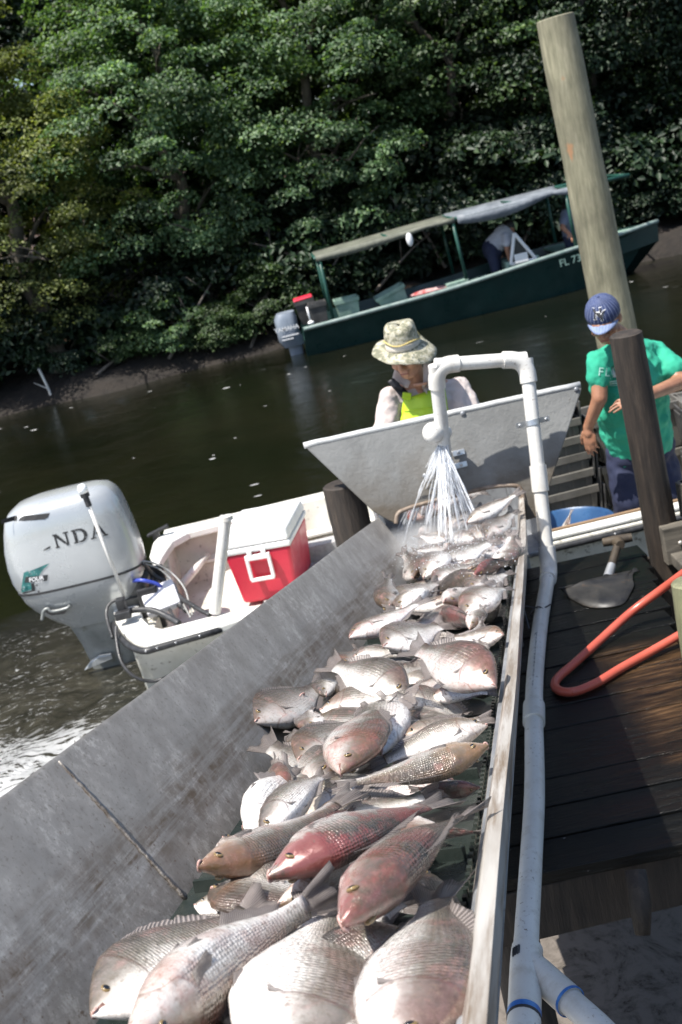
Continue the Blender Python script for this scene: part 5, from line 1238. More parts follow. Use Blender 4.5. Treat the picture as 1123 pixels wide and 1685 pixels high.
# ================================================================== FAR BOAT
GRN = plain('dark_green_boat_paint', (.006, .024, .021), (.011, .036, .031), 2.5, .35, bump=.05, dirt=(.02, .035, .03), dscale=6, dlo=.6, dhi=.8)
LGRN = plain('light_green_paint', (.16, .26, .21), (.26, .36, .30), 6, .5, dirt=(.08, .12, .10), dscale=14)
TRIM = plain('pale_trim', (.14, .20, .18), (.24, .29, .27), 8, .45)
FY = 17.1
sheer = [on_y(px, py, FY) for px, py in ((500, 542), (560, 526), (640, 504), (720, 482), (800, 457), (880, 430), (960, 404), (1020, 385), (1081, 364))]
sheer = smooth_path(sheer, 5); sheer = [CAM + (p - CAM) * (1 + .05 * max(0, (i / (len(sheer) - 1) - .5) * 2) ** 2) for i, p in enumerate(sheer)]; sx0, sx1 = sheer[0].x, sheer[-1].x
fb = thing('green_work_boat', 'long dark green open work boat with a canopy frame moored at the far bank', 'boat', (sx0 + 2.5, 17.95, WL))
def fhull(p):
    q = (p.x - sx0) / (sx1 - sx0); k = max(.03, 1 - max(0, (q - .55) / .45) ** 2.0); c = 17.95; hb = .85 * k
    xb = p.x - .55 * max(0, q - .6) / .4 - .04; lo = WL - .14 + .1 * max(0, q - .7)
    fl = WL + .12 + .25 * q
    P = [(p.x, c - hb, p.z), (xb, c - hb * .86, WL + .05), (xb, c - hb * .8, lo), (xb, c + hb * .8, lo), (xb, c + hb * .86, WL + .05), (p.x, c + hb, p.z), (p.x, c + hb * .93, p.z), (p.x - .02, c + hb * .86, fl), (p.x - .02, c - hb * .86, fl), (p.x, c - hb * .93, p.z)]
    return [Vector(t_) for t_ in P]
mb = MB(); mb.loft([fhull(p) for p in sheer]); ob('hull', mb, GRN, fb, smooth=True, ang=30)
mb = MB(); mb.tube([Vector((p.x, fhull(p)[0].y - .01, p.z)) for p in sheer], .032, 8); ob('gunwale_trim', mb, TRIM, fb, smooth=True)
mb = MB(); mb.loft([[Vector((p.x, fhull(p)[0].y + .03, p.z - .02)), Vector((p.x, fhull(p)[5].y - .03, p.z - .02)), Vector((p.x, fhull(p)[5].y - .03, p.z - .05)), Vector((p.x, fhull(p)[0].y + .03, p.z - .05))] for p in sheer[28:]]); ob('foredeck', mb, LGRN, fb)
def fp(px, py, y=17.3): return on_y(px, py, y)
FR = plain('green_frame', (.012, .055, .042), (.02, .08, .06), 9, .4)
def bars(name, segs, r, m, par): 
    mb = MB()
    for s in segs: mb.tube([Vector(p) for p in s], r, 8)
    return ob(name, mb, m, par, smooth=True)
for (a, b) in (((525, 424), (549, 526)), ((744, 362), (768, 459)), ((930, 312), (948, 405))):
    for dy in (0, 1.25):
        p, q = fp(*a), fp(*b); bars('canopy_post', [[p + Vector((0, dy, 0)), q + Vector((0, dy, 0))]], .026, FR, fb)
R1 = [fp(519, 426), fp(640, 391), fp(750, 360), fp(850, 334), fp(945, 309), fp(1035, 288)]
for dy in (0, 1.25): bars('canopy_rail', [[p + Vector((0, dy, .0)) for p in R1]], .028, FR, fb)
for p in R1: bars('canopy_crossbar', [[p, p + Vector((0, 1.25, 0))]], .022, FR, fb)
TARP = plain('grey_tarp', (.11, .125, .145), (.19, .21, .235), 4, .6, bump=.3, bscale=6, bdist=.05)
OTARP = plain('olive_tarp', (.085, .09, .07), (.15, .155, .12), 4, .7, bump=.3, bscale=6, bdist=.05)
def tarp(name, A, B, drop, m, n=16):
    A, B = A[0], B[0]; mb = MB(); rows = []
    for i in range(n + 1):
        q = i / n; p = A.lerp(B, q)
        rows.append([p + Vector((0, dy * 1.25, .035 - drop * (math.sin(PI * dy) * .5 + .3 * math.sin(9 * q + 2 * dy) * dy * (1 - dy)))) for dy in [k / 6 for k in range(7)]] )
    m_ = len(rows[0]); mb.add([p for r_ in rows for p in r_], [(i * m_ + j, i * m_ + j + 1, (i + 1) * m_ + j + 1, (i + 1) * m_ + j) for i in range(n) for j in range(m_ - 1)])
    # the hanging edge
    o_ = len(mb.v); vs_ = []
    for i in range(n + 1): p = rows[i][0]; vs_ += [p + Vector((0, -.025, 0)), p + Vector((0, -.035, -.05 - drop * .8 * abs(math.sin(3.3 * i / n + .5)))) ]
    mb.add(vs_, [(2 * i, 2 * i + 1, 2 * i + 3, 2 * i + 2) for i in range(n)])
    o = ob(name, mb, m, fb, smooth=True); s_ = o.modifiers.new('thick', 'SOLIDIFY'); s_.thickness = .012; return o
class Seg(list):
    def lerp(s, o, q): return s[0].lerp(o[0], q)
tarp('grey_tarp', Seg([fp(752, 359)]), Seg([fp(945, 309)]), .17, TARP)
tarp('olive_tarp', Seg([fp(520, 426)]), Seg([fp(748, 361)]), .07, OTARP)
mb = MB(); p = fp(672, 385); mb.ell(p + Vector((0, -.04, -.08)), (.05, .04, .10)); ob('white_rag', mb, CWH, fb, smooth=True)
# console with its white framed screen
con = [fp(846, 384, 17.5), fp(882, 426, 17.5), fp(841, 435, 17.5)]
mb = MB(); mb.box((fp(858, 441, 17.7).x, 17.75, fp(858, 441, 17.5).z - .02), (.52, .5, .3)); cs = ob('console', mb, LGRN, fb, bevel=.02)
mb = MB(); mb.prism(con, (0, .03, 0), 1); ob('screen', mb, plain('smoked_screen', (.02, .025, .03), None, rough=.1), cs)
mb = MB()
for i in range(3): mb.tube([con[i] + Vector((0, -.01, 0)), con[(i + 1) % 3] + Vector((0, -.01, 0))], .026, 6)
mb.box(fp(858, 424, 17.44), (.20, .02, .13)); ob('screen_frame', mb, WHT, cs)
v, f = text_faces('FL 7328 HL', .15, .01); mb = MB(); ta, tb_ = fp(930, 431, 17.08), fp(985, 414, 17.08); ux = (tb_ - ta).normalized(); uz = Vector((-ux.z, 0, ux.x)); mid = (ta + tb_) / 2
mid.y = 17.05
mb.add([mid + ux * p.x + uz * p.y + Vector((0, -.025 + .10 * 0, 0)) for p in v], f); ob('registration', mb, plain('pale_green_ink', (.16, .25, .22), None, rough=.5), fb)
# motor of the far boat
fm = thing('outboard_motor', 'grey outboard motor with white lettering at the stern of the dark green boat', 'outboard motor', tuple(on_y(475, 545, 17.6)))
def frr(z, x0, x1, hw, n=28):
    cx, hx = (x0 + x1) / 2, (x1 - x0) / 2
    return [Vector((cx + hx * math.copysign(abs(math.cos(a)) ** .65, math.cos(a)), 17.75 + hw * math.copysign(abs(math.sin(a)) ** .65, math.sin(a)), z)) for a in [2 * PI * k / n for k in range(n)]]
a, b, c_, d_ = on_y(454, 532, 17.5), on_y(486, 520, 17.5), on_y(462, 575, 17.5), on_y(499, 552, 17.5)
GM = plain('blue_grey_motor', (.16, .19, .23), (.22, .25, .30), 4, .35)
mb = MB(); mb.loft([frr(c_.z - .02, c_.x + .06, d_.x, .14), frr(c_.z + .10, c_.x, d_.x, .20), frr((a.z + c_.z) / 2, a.x - .02, d_.x - .04, .22), frr(a.z + .02, a.x - .02, b.x + .02, .21), frr(a.z + .10, a.x + .03, b.x, .17), frr(b.z + .05, a.x + .13, b.x - .03, .09)]); fc_ = ob('cowl', mb, GM, fm, smooth=True, ang=50)
mb = MB(); mb.loft([frr(-.3, c_.x + .14, d_.x - .06, .06), frr(c_.z + .0, c_.x + .12, d_.x - .04, .09)]); ob('leg', mb, GM, fm, smooth=True, ang=50)
v, f = text_faces('YAMAHA', .092, .012); mid = on_y(472, 541, 17.5); mb = MB(); mb.add([Vector((mid.x + p.x, 17.515, mid.z + p.y)) for p in v], f)
mb.box((mid.x + .03, 17.513, mid.z - .11), (.26, .006, .018)); mb.box((mid.x - .02, 17.513, mid.z - .16), (.18, .006, .016)); ob('lettering', mb, WHT, fc_)
# bins on the far boat
def bin_(name, label, c0, w_, d_, h_, m, rot=0, lid=None, cat='bin', group=None):
    r = thing(name, label, cat, tuple(c0), group); mt = Matrix.Rotation(rot, 3, 'Y'); mb = MB(); c0 = Vector(c0)
    o_ = lambda z, s, t_=1: [c0 + mt @ Vector((sx * w_ / 2 * s, sy * d_ / 2 * s, z)) for sx, sy in ((-1, -1), (1, -1), (1, 1), (-1, 1))]
    mb.loft([o_(0, .84), o_(h_, 1.0), o_(h_, .93), o_(.02, .78)]); ob('body', mb, m, r, bevel=.015)
    mb = MB(); mb.loft([o_(h_ - .05, 1.05), o_(h_ + .005, 1.06), o_(h_ + .005, .94), o_(h_ - .05, .94)], cyc=True); ob('rim', mb, m, r)
    if lid is not None: mb = MB(); mb.loft([o_(h_ + .012, 1.0), o_(h_ + .04, .96)]); o = ob('lid', mb, lid, r, bevel=.01)
    return r
z0 = WL + .16
BN_ = on_y(575, 516, 17.6); bin_('green_bin', 'pale green plastic bin standing upright in the stern of the dark green boat', (BN_.x, 17.7, BN_.z - .05), .36, .4, .28, LGRN)
BN_ = on_y(652, 500, 17.6); bin_('green_bin', 'pale green plastic bin tipped on its side on the gunwale of the dark green boat', (BN_.x, 17.7, BN_.z - .02), .46, .4, .24, LGRN, -.28)
BN_ = on_y(515, 530, 17.6); bin_('black_bin', 'black bin with a red lid next to the motor of the dark green boat', (BN_.x - .04, 17.95, BN_.z - .03), .30, .4, .36, CRD, -.06, CRED)
BN_ = on_y(536, 525, 17.6); bin_('dark_bin', 'dark grey square bin beside the canopy post in the stern of the green boat', (BN_.x - .08, 17.55, BN_.z - .02), .26, .35, .30, CRD)
for tp_, ts_ in (((612, 513), (.34, .3, .05)), ((752, 467), (.34, .3, .10)), ((790, 459), (.28, .3, .05))):
    mb = MB(); mb.box(on_y(tp_[0], tp_[1], 17.5), ts_, Matrix.Rotation(-.05, 3, 'Y')); ob('thwart', mb, LGRN, fb, bevel=.01)
mb = MB(); c = on_y(700, 481, 17.5); mb.ell(c, (.24, .16, .05)); mb.ell(c + Vector((.2, 0, .0)), (.14, .1, .045)); tag(ob('bundle', mb, plain('red_bundle', (.30, .03, .03), (.55, .38, .36), 9, .7, bump=.5, bscale=20, bdist=.03), at=tuple(c), smooth=True), 'red and white cloth bundle on the gunwale of the dark green boat', 'cloth bundle')
a, b = on_y(512, 531, 17.3), on_y(505, 505, 17.3); mb = MB(); mb.tube([a, b], .014, 8); mb.ell(a, (.05, .05, .03)); ob('stern_light_pole', mb, WHT, fb, smooth=True)
# ================================================================== PEOPLE
def skin_mat(name, c1, c2):
    t = NT(name); v = t.tc.outputs['Object']
    t.set(col=t.ramp(t.noise(v, 18, 4), [(.35, c1), (.65, c2)]), rough=.48, nrm=t.bump(t.noise(v, 140, 3), .15, .002)); return t.m
SK1 = skin_mat('tan_skin', (.42, .215, .135), (.50, .265, .17)); SK2 = skin_mat('brown_skin', (.26, .120, .068), (.34, .165, .098)); HAIR = plain('black_hair', (.008, .007, .006), (.02, .017, .015), 60, .5, bump=.6, bscale=160)
def frame(f, u):
    f = Vector(f).normalized(); u = Vector(u); u = (u - f * u.dot(f)).normalized(); r = f.cross(u)
    return Matrix(((r.x, f.x, u.x), (r.y, f.y, u.y), (r.z, f.z, u.z)))   # local x = person's right, y = forward, z = up
def head_prims(mb, c, M_):
    P = lambda x, y, z: c + M_ @ Vector((x, y, z))
    mb.ell(P(0, -.008, .03), (.074, .092, .086), M_); mb.ell(P(0, .022, -.035), (.060, .066, .076), M_); mb.caps(P(0, .052, -.088), P(0, .058, -.086), .030, .026)
    mb.caps(P(0, .086, .012), P(0, .108, -.026), .010, .0155); 
    for s in (-1, 1):
        mb.ell(P(s * .0115, .098, -.030), (.010, .012, .009), M_); mb.caps(P(s * .012, .088, .030), P(s * .044, .074, .030), .012, .010); mb.ell(P(s * .044, .060, -.022), (.026, .026, .022), M_)
        mb.ell(P(s * .078, -.010, -.005), (.010, .022, .033), M_ @ Matrix.Rotation(s * .3, 3, 'Z')); mb.ell(P(s * .030, .072, .008), (.016, .013, .010), M_); mb.caps(P(s * .05, 0, -.07), P(s * .02, .05, -.09), .022, .022)
    mb.caps(P(-.020, .086, -.058), P(.020, .086, -.058), .0085, .0085); mb.caps(P(-.016, .084, -.070), P(.016, .084, -.070), .0085, .0085)
def hand_prims(mb, wr, d, nrm, curl, s=1, spread=.16, thumb=.7):
    """palm and five fingers; d = towards the fingertips, nrm = out of the back of the hand, s = side of the thumb"""
    d = Vector(d).normalized(); nrm = Vector(nrm); nrm = (nrm - d * nrm.dot(d)).normalized(); sd = d.cross(nrm) * s
    mb.ell(wr + d * .052, (.041, .050, .0155), Matrix((sd, d, nrm)).transposed())
    mb.caps(wr - d * .01, wr + d * .03, .026, .030)
    for k, (o, L_, r) in enumerate(((.030, .078, .0085), (.010, .088, .0088), (-.010, .082, .0085), (-.029, .064, .0075))):
        p = wr + d * (.088 - .006 * abs(k - 1)) + sd * o; dr_ = (d + sd * (spread * (1.2 - .8 * k))).normalized(); a = 0
        mb.caps(wr + d * .05 + sd * o * .9, p, .012, .0095)
        for j, fr in enumerate((.44, .31, .25)):
            a += curl[k] * (.6, 1.0, .7)[j]; q = p + (dr_ * math.cos(a) - nrm * math.sin(a)) * L_ * fr; mb.caps(p, q, r * (1 - .08 * j), r * (.94 - .08 * j)); p = q
    p = wr + d * .025 + sd * .030; q = p + (d * .7 + sd * thumb - nrm * .35).normalized() * .042; mb.caps(p, q, .0135, .011); mb.caps(q, q + (d * .9 + sd * thumb * .4 - nrm * .45).normalized() * .036, .0105, .0085)
def drape(name, grid, bv, off, m, par, th=.004, dirn=Vector((0, 1, 0))):
    """cloth laid on a body: rows of points are pushed onto the surface behind them"""
    vs_ = []; nr_, nc = len(grid), len(grid[0])
    for r_ in grid:
        for p in r_:
            h_ = bv.ray_cast(p - dirn * .6, dirn); vs_.append((h_[0] - dirn * off) if h_[0] is not None else p)
    mb = MB(); mb.add(vs_, [(i * nc + j, (i + 1) * nc + j, (i + 1) * nc + j + 1, i * nc + j + 1) for i in range(nr_ - 1) for j in range(nc - 1)])
    o = ob(name, mb, m, par, smooth=True); s_ = o.modifiers.new('thick', 'SOLIDIFY'); s_.thickness = th; s_.offset = 0; return o
def grid4(a, b, c, d, n, m): return [[a.lerp(b, j / m).lerp(d.lerp(c, j / m), i / n) for j in range(m + 1)] for i in range(n + 1)]
def put(name, me, m, par): 
    o0 = org(par); me.transform(Matrix.Translation(-o0)); me.materials.clear(); return link(name, me, m, par)
# ---- the man in the camouflage hat
Y1 = 6.35
hc = on_y(668, 585, 6.24); M1 = frame((-.45, -.82, -.26), (-.13, -.20, .95))
nk = on_y(692, 632, 6.36); sR, sL = on_y(643, 655, 6.33), on_y(752, 640, 6.42); ch = on_y(695, 680, 6.38); pv = on_y(715, 790, 6.48)
eR, eL = on_y(630, 728, 6.25), on_y(778, 694, 6.30); wR, wL = on_y(640, 800, 5.95), on_y(765, 765, 5.98)
mb = MB(); head_prims(mb, hc, M1); mb.caps(hc - M1 @ Vector((0, .01, .04)), nk, .052, .060); mb.caps(nk, nk.lerp(sR, .6), .058, .05); mb.caps(nk, nk.lerp(sL, .6), .058, .05)
mb.ell(ch, (.16, .10, .2)); mb.caps(ch, pv, .14, .14); mb.caps(sR, eR, .050, .042); mb.caps(eR, wR, .041, .029); mb.caps(sL, eL, .050, .043); mb.caps(eL, wL, .041, .029)
hand_prims(mb, wR, (.3, -.7, -.5), (-.2, -.4, .8), (.3, .35, .4, .45), 1); hand_prims(mb, wL, (-.3, -.7, -.5), (.2, -.4, .8), (.3, .35, .4, .45), -1)
for s in (-1, 1):
    hp_ = pv + Vector((s * .09, 0, -.02)); kn = Vector((hp_.x + s * .03, hp_.y - .06, .62)); an = Vector((hp_.x + s * .04, hp_.y + .02, .39)); kn.z = .33 + (pv.z - .33) * .5
    mb.caps(hp_, kn, .085, .06); mb.caps(kn, an, .058, .045); mb.caps(an, an + Vector((0, -.14, -.02)), .04, .035)
p1 = thing('person', 'man in a camouflage sun hat and lime green bib overalls looking down behind the hopper', 'person', (pv.x, pv.y, .34))
put('body', remeshed('body', mb, .0055, 3), SK1, p1)
t = NT('camouflage_cloth'); v = t.tc.outputs['Object']; n1 = t.noise(v, 26, 4, .6); n2 = t.noise(t.map((1, 1, 1), (1, 2, 3)), 60, 5, .7)
cm = t.ramp(n1, [(.36, (.17, .17, .115)), (.44, (.30, .28, .20)), (.52, (.42, .40, .32)), (.62, (.20, .215, .15))], 'CONSTANT'); cm = t.mix(t.ramp(n2, [(.57, 0.0), (.60, .9)]), cm, (.07, .085, .075)); t.set(col=cm, rough=.85, nrm=t.bump(t.noise(v, 30, 4), .35, .006)); CAMO = t.m
H0 = hc + M1 @ Vector((0, -.012, .056)); MH = M1 @ Matrix.Rotation(-.10, 3, 'Y') @ Matrix.Rotation(.10, 3, 'X')
def hatv(a, r, z, ex=1.12): return H0 + MH @ Vector((r * math.cos(a), r * ex * math.sin(a), z))
n = 48; AA = [2 * PI * k / n for k in range(n)]
mb = MB(); rings = []
for r, z in ((.092, -.005), (.091, .03), (.088, .065), (.084, .095), (.078, .115), (.066, .127), (.04, .128), (.01, .122)): rings.append([hatv(a, r * (1 + .02 * math.sin(3 * a + 9 * z)), z + .006 * math.sin(2 * a + 1)) for a in AA])
for r, z in reversed(((.088, -.008), (.084, .06), (.06, .118), (.01, .118))): rings.append([hatv(a, r, z) for a in AA])
mb.loft(rings, cap=False); hat = ob('hat', mb, CAMO, p1, smooth=True)
mb = MB(); rings = []
def brz(a, q): return -.004 - q * q * (.010 + .008 * (.5 + .5 * math.sin(a)) ) - q * .030 * math.cos(a) * -1 * (1 if math.cos(a) < 0 else .7) - .007 * q * math.sin(5 * a) - q * q * .028 * (1 if math.cos(a) < -.3 else 0) * abs(math.cos(a))
for q in (0, .25, .5, .75, 1): rings.append([hatv(a, .090 + .082 * q, brz(a + PI * 0, q), 1.1) for a in AA])
for q in (1, .5, 0): rings.append([hatv(a, .090 + .081 * q, brz(a, q) - .004, 1.1) for a in AA])
mb.loft(rings, cap=False); o = ob('brim', mb, CAMO, hat, smooth=True)
mb = MB(); mb.loft([[hatv(a, r, z) for a in AA] for r, z in ((.0935, .002), (.0945, .004), (.0935, .030), (.092, .031))], cap=False); ob('hat_band', mb, plain('pale_band', (.48, .44, .38), (.60, .56, .50), 20, .85), hat, smooth=True)
mb = MB(); mb.tube([hatv(a, .0965, .030 + .022 * math.sin(a * 1.0 + .3) ** 2 + .012 * math.sin(3 * a)) for a in AA + [0]], .0035, 6); ob('cord', mb, plain('yellow_cord', (.50, .38, .12), (.62, .5, .2), 50, .7), hat, smooth=True)
SH1 = plain('pale_pink_shirt', (.44, .375, .35), (.54, .47, .445), 6, .85, bump=.25, bscale=22, bdist=.01)
mb = MB(); mb.caps(nk.lerp(sR, .25) - Vector((0, 0, .045)), sR - Vector((0, 0, .005)), .068, .066); mb.caps(nk.lerp(sL, .25) - Vector((0, 0, .045)), sL - Vector((0, 0, .005)), .068, .066); mb.ell(ch - Vector((0, 0, .01)), (.205, .135, .19)); mb.caps(ch - Vector((.03, 0, .05)), pv + Vector((0, 0, .1)), .155, .16); mb.caps(ch + Vector((.03, 0, -.05)), pv + Vector((.03, 0, .1)), .155, .16)
mb.caps(sR, sR.lerp(eR, .95), .072, .066); mb.caps(sL, sL.lerp(eL, .68), .072, .085)
shm = remeshed('shirt', mb, .008, 5, .5, ((.10, .036), (.04, .013))); bv1 = bvh_of(shm); sh1 = put('shirt', shm, SH1, p1)
# open collar
def px1(a, b, y=6.2): return on_y(a, b, y)
drape('open_neck', grid4(px1(680, 632), px1(704, 628), px1(699, 655), px1(695, 656), 6, 6), bv1, .002, SK1, p1, .002)
for q in (((650, 606), (676, 628), (671, 640), (646, 622)), ((697, 592), (715, 600), (704, 650), (697, 640))):
    mb = MB(); g = grid4(*[on_y(*t_, 6.24) for t_ in q], 5, 6)
    drape('collar', g, bv1, .016, SH1, sh1, .006)
LIME = plain('lime_green_pvc', (.42, .62, .02), (.50, .70, .04), 5, .4, bump=.2, bscale=14, bdist=.01)
bib = drape('bib', grid4(px1(667, 660), px1(737, 640), px1(742, 700), px1(660, 702), 8, 10), bv1, .010, LIME, p1, .006)
mb = MB(); pth = [px1(668 + 70 * k / 8, 680 - 14 * k / 8) for k in range(9)]; pth = [(lambda h_: (h_[0] - Vector((0, .016, 0))) if h_[0] is not None else p)(bv1.ray_cast(p - Vector((0, .6, 0)), Vector((0, 1, 0)))) for p in pth]; mb.tube(pth, .004, 6); ob('bib_pocket_seam', mb, LIME, bib, smooth=True)
STR = plain('black_webbing', (.012, .012, .016), (.03, .03, .036), 40, .6)
drape('strap', grid4(px1(638, 628), px1(648, 622), px1(679, 654), px1(666, 661), 10, 3), bv1, .009, STR, p1, .005)
drape('strap', grid4(px1(708, 592), px1(719, 594), px1(736, 642), px1(722, 646), 10, 3), bv1, .009, STR, p1, .005)
mb = MB(); b0 = px1(672, 655); h_ = bv1.ray_cast(b0 - Vector((0, .6, 0)), Vector((0, 1, 0))); b0 = (h_[0] if h_[0] is not None else b0) - Vector((0, .018, 0)); mb.box(b0, (.05, .012, .04), Matrix.Rotation(.35, 3, 'Y')); ob('buckle', mb, LIME, bib, bevel=.005)
mb = MB(); mb.caps(pv, pv + Vector((0, 0, .05)), .165, .16)
for s in (-1, 1):
    hp_ = pv + Vector((s * .09, 0, -.02)); kn = Vector((hp_.x + s * .03, hp_.y - .06, .33 + (pv.z - .33) * .5)); mb.caps(hp_, kn, .10, .08); mb.caps(kn, Vector((hp_.x + s * .04, hp_.y + .02, .40)), .08, .075)
put('overalls', remeshed('overalls', mb, .010, 4, .5, ((.09, .02),)), LIME, p1)
mb = MB(); mb.ell(hc + M1 @ Vector((0, -.022, .030)), (.079, .088, .080), M1); ob('hair', mb, HAIR, p1, smooth=True)
for s in (-1, 1):
    mb = MB(); mb.ell(hc + M1 @ Vector((s * .031, .086, .010)), (.013, .007, .005), M1); ob('eye', mb, HAIR, p1, smooth=True)
    mb = MB(); mb.caps(hc + M1 @ Vector((s * .018, .098, .034)), hc + M1 @ Vector((s * .046, .082, .032)), .0035, .003, 8); ob('eyebrow', mb, HAIR, p1, smooth=True)
LIPS = plain('lips', (.26, .09, .07), None, rough=.5)
mb = MB(); mb.caps(hc + M1 @ Vector((-.020, .093, -.064)), hc + M1 @ Vector((.020, .093, -.064)), .0045, .0045, 8); ob('lips', mb, LIPS, p1, smooth=True)
# ---- the man in the cap
hc2 = on_y(995, 527, 6.02); M2 = frame((-.38, -.78, -.42), (-.20, -.36, .90))
nk2 = on_y(1032, 565, 6.20); tR, tL = on_y(985, 592, 6.12), on_y(1078, 580, 6.30); c2_ = on_y(1033, 630, 6.22); pv2 = on_y(1052, 742, 6.36)
fR, fL = on_y(987, 655, 6.06), on_y(1122, 628, 6.12); vR, vL = on_y(968, 704, 6.16), on_y(1052, 656, 5.88)
mb = MB(); head_prims(mb, hc2, M2); mb.caps(hc2 - M2 @ Vector((0, .01, .05)), nk2, .052, .062); mb.caps(nk2, nk2.lerp(tR, .5) - Vector((0, 0, .02)), .052, .042); mb.caps(nk2, nk2.lerp(tL, .5) - Vector((0, 0, .02)), .052, .042)
mb.ell(c2_, (.165, .105, .2)); mb.caps(c2_, pv2, .145, .14); mb.caps(tR, fR, .050, .043); mb.caps(fR, vR, .042, .029); mb.caps(tL, fL, .052, .045); mb.caps(fL, vL, .044, .029)
hand_prims(mb, vR, (-.05, -.15, -1), (-.55, -.75, .1), (.35, .4, .45, .5), 1, .05, .5)
hand_prims(mb, vL, (-1, -.1, .02), (.1, -.5, .85), (.12, .25, .35, .5), -1, .14, .6)
legs = []
for s in (-1, 1):
    hp_ = pv2 + Vector((s * .095, 0, -.03)); kn = Vector((hp_.x + s * .02, hp_.y - .05, .33 + (pv2.z - .33) * .5)); an = Vector((hp_.x + s * .03, hp_.y + .02, .39)); legs.append((hp_, kn, an)); mb.caps(hp_, kn, .085, .06); mb.caps(kn, an, .058, .042); mb.caps(an, an + Vector((0, -.15, -.02)), .04, .035)
p2 = thing('person', 'man in a blue pinstriped cap and green T-shirt behind the dark post by the crates', 'person', (pv2.x, pv2.y, .34))
put('body', remeshed('body', mb, .0055, 3), SK2, p2)
TEE = plain('green_t_shirt', (.015, .27, .165), (.025, .34, .215), 5, .85, bump=.25, bscale=18, bdist=.01)
mb = MB(); mb.caps(nk2.lerp(tR, .2) - Vector((0, 0, .035)), tR, .070, .060); mb.caps(nk2.lerp(tL, .15) - Vector((0, 0, .028)), tL, .080, .068); mb.ell(c2_ + Vector((0, 0, .02)), (.215, .14, .20)); mb.caps(c2_ - Vector((.04, 0, .06)), pv2 + Vector((-.03, 0, .03)), .16, .155); mb.caps(c2_ - Vector((-.04, 0, .06)), pv2 + Vector((.05, 0, .03)), .16, .155)
mb.caps(tR, tR.lerp(fR, .50), .062, .068); mb.caps(tL, tL.lerp(fL, .60), .066, .076)
shm = remeshed('t_shirt', mb, .008, 5, .5, ((.11, .040), (.045, .014))); bv2 = bvh_of(shm); put('t_shirt', shm, TEE, p2)
def on_cloth(v, f, c, ux, uz, bv, off): 
    out = []
    for p in v:
        q = c + ux * p.x + uz * p.y; h_ = bv.ray_cast(q - Vector((0, .5, 0)), Vector((0, 1, 0))); out.append((h_[0] if h_[0] is not None else q) - Vector((0, off, 0)))
    mb = MB(); mb.add(out, f); return mb
sc0 = on_y(1003, 612, 6.1); ux = (on_y(1020, 613, 6.1) - on_y(985, 610, 6.1)).normalized(); uz = Vector((-ux.z, 0, ux.x))
v, f = text_faces('FLORIDA', .062, .0, 'LEFT', 1.25); PALE = plain('pale_print', (.36, .60, .52), None, rough=.7)
ob('shirt_print', on_cloth(v, f, on_y(979, 609, 6.1), ux, uz, bv2, .004), PALE, p2)
def sq(a): return on_y(a[0], a[1], 6.1)
def patch(name, polys, m, off):
    mb = MB()
    for pl in polys:
        out = []
        for a in pl: q = sq(a); h_ = bv2.ray_cast(q - Vector((0, .5, 0)), Vector((0, 1, 0))); out.append((h_[0] if h_[0] is not None else q) - Vector((0, off, 0)))
        mb.add(out, [tuple(range(len(pl)))])
    return ob(name, mb, m, p2)
patch('sail_print', [((1000, 621), (1004, 607), (1008, 620)), ((1009, 621), (1008, 604), (1014, 620))], WHT, .005); patch('sail_print', [((1004, 620), (1006, 610), (1008, 620))], plain('orange_ink', (.6, .38, .06), None, rough=.7), .007)
patch('line_print', [((999, 625), (1018, 624), (1018, 626), (999, 627)), ((1000, 629), (1018, 628), (1018, 630), (1000, 631)), ((1001, 633), (1018, 632), (1018, 633), (1001, 634))], PALE, .005)
NAVY = plain('navy_cloth', (.012, .016, .042), (.022, .028, .065), 6, .85, bump=.3, bscale=14, bdist=.01)
mb = MB(); mb.caps(pv2 + Vector((-.05, 0, 0)), pv2 + Vector((.06, 0, 0)), .145, .145)
for hp_, kn, an in legs: mb.caps(hp_, kn, .105, .095); mb.caps(kn, kn.lerp(an, .55), .092, .090)
put('shorts', remeshed('shorts', mb, .009, 4, .5, ((.08, .02),)), NAVY, p2)
t = NT('pinstriped_denim'); sep = t.n('SeparateXYZ'); t.l(t.tc.outputs['UV'], sep.inputs[0]); st = t.math('GREATER_THAN', t.math('FRACT', t.math('MULTIPLY', sep.outputs[0], 26)), .84)
cc = t.ramp(t.noise(t.tc.outputs['Object'], 30, 4), [(.3, (.018, .030, .085)), (.7, (.034, .052, .135))]); cc = t.mix(t.math('MULTIPLY', st, .35), cc, (.4, .45, .6)); fade = t.ramp(sep.outputs[1], [(.0, 0.0), (.05, 1.0)]); cc = t.mix(t.math('MULTIPLY', fade, .0), cc, (.3, .4, .6)); t.set(col=cc, rough=.8); CAPM = t.m
Hc = hc2 + M2 @ Vector((0, -.012, .045)); MC = M2
def capv(a, el, r=.092, ex=1.12, zz=.098): return Hc + MC @ Vector((r * math.cos(a) * math.cos(el), r * ex * math.sin(a) * math.cos(el), zz * math.sin(el)))
mb = MB(); rows = []; els = [-.12, .1, .35, .6, .85, 1.1, 1.35, 1.54]
for el in els: rows.append([capv(a, el) for a in AA])
mb.loft(rows, cap=True); me = mesh_of('cap', mb, True); ul = me.uv_layers.new(name='UVMap')
for p in me.polygons:
    js = [me.loops[i].vertex_index % n for i in p.loop_indices]; wrap = max(js) - min(js) > n / 2
    for i in p.loop_indices:
        vi = me.loops[i].vertex_index; j = vi % n
        if wrap and j < n / 2: j += n
        ul.data[i].uv = (j / n, vi // n / 8)
cap = put('cap', me, CAPM, p2); bvc = BVHTree.FromPolygons([v_.co + org(p2) for v_ in me.vertices], [tuple(p.vertices) for p in me.polygons])
mb = MB(); rows = []
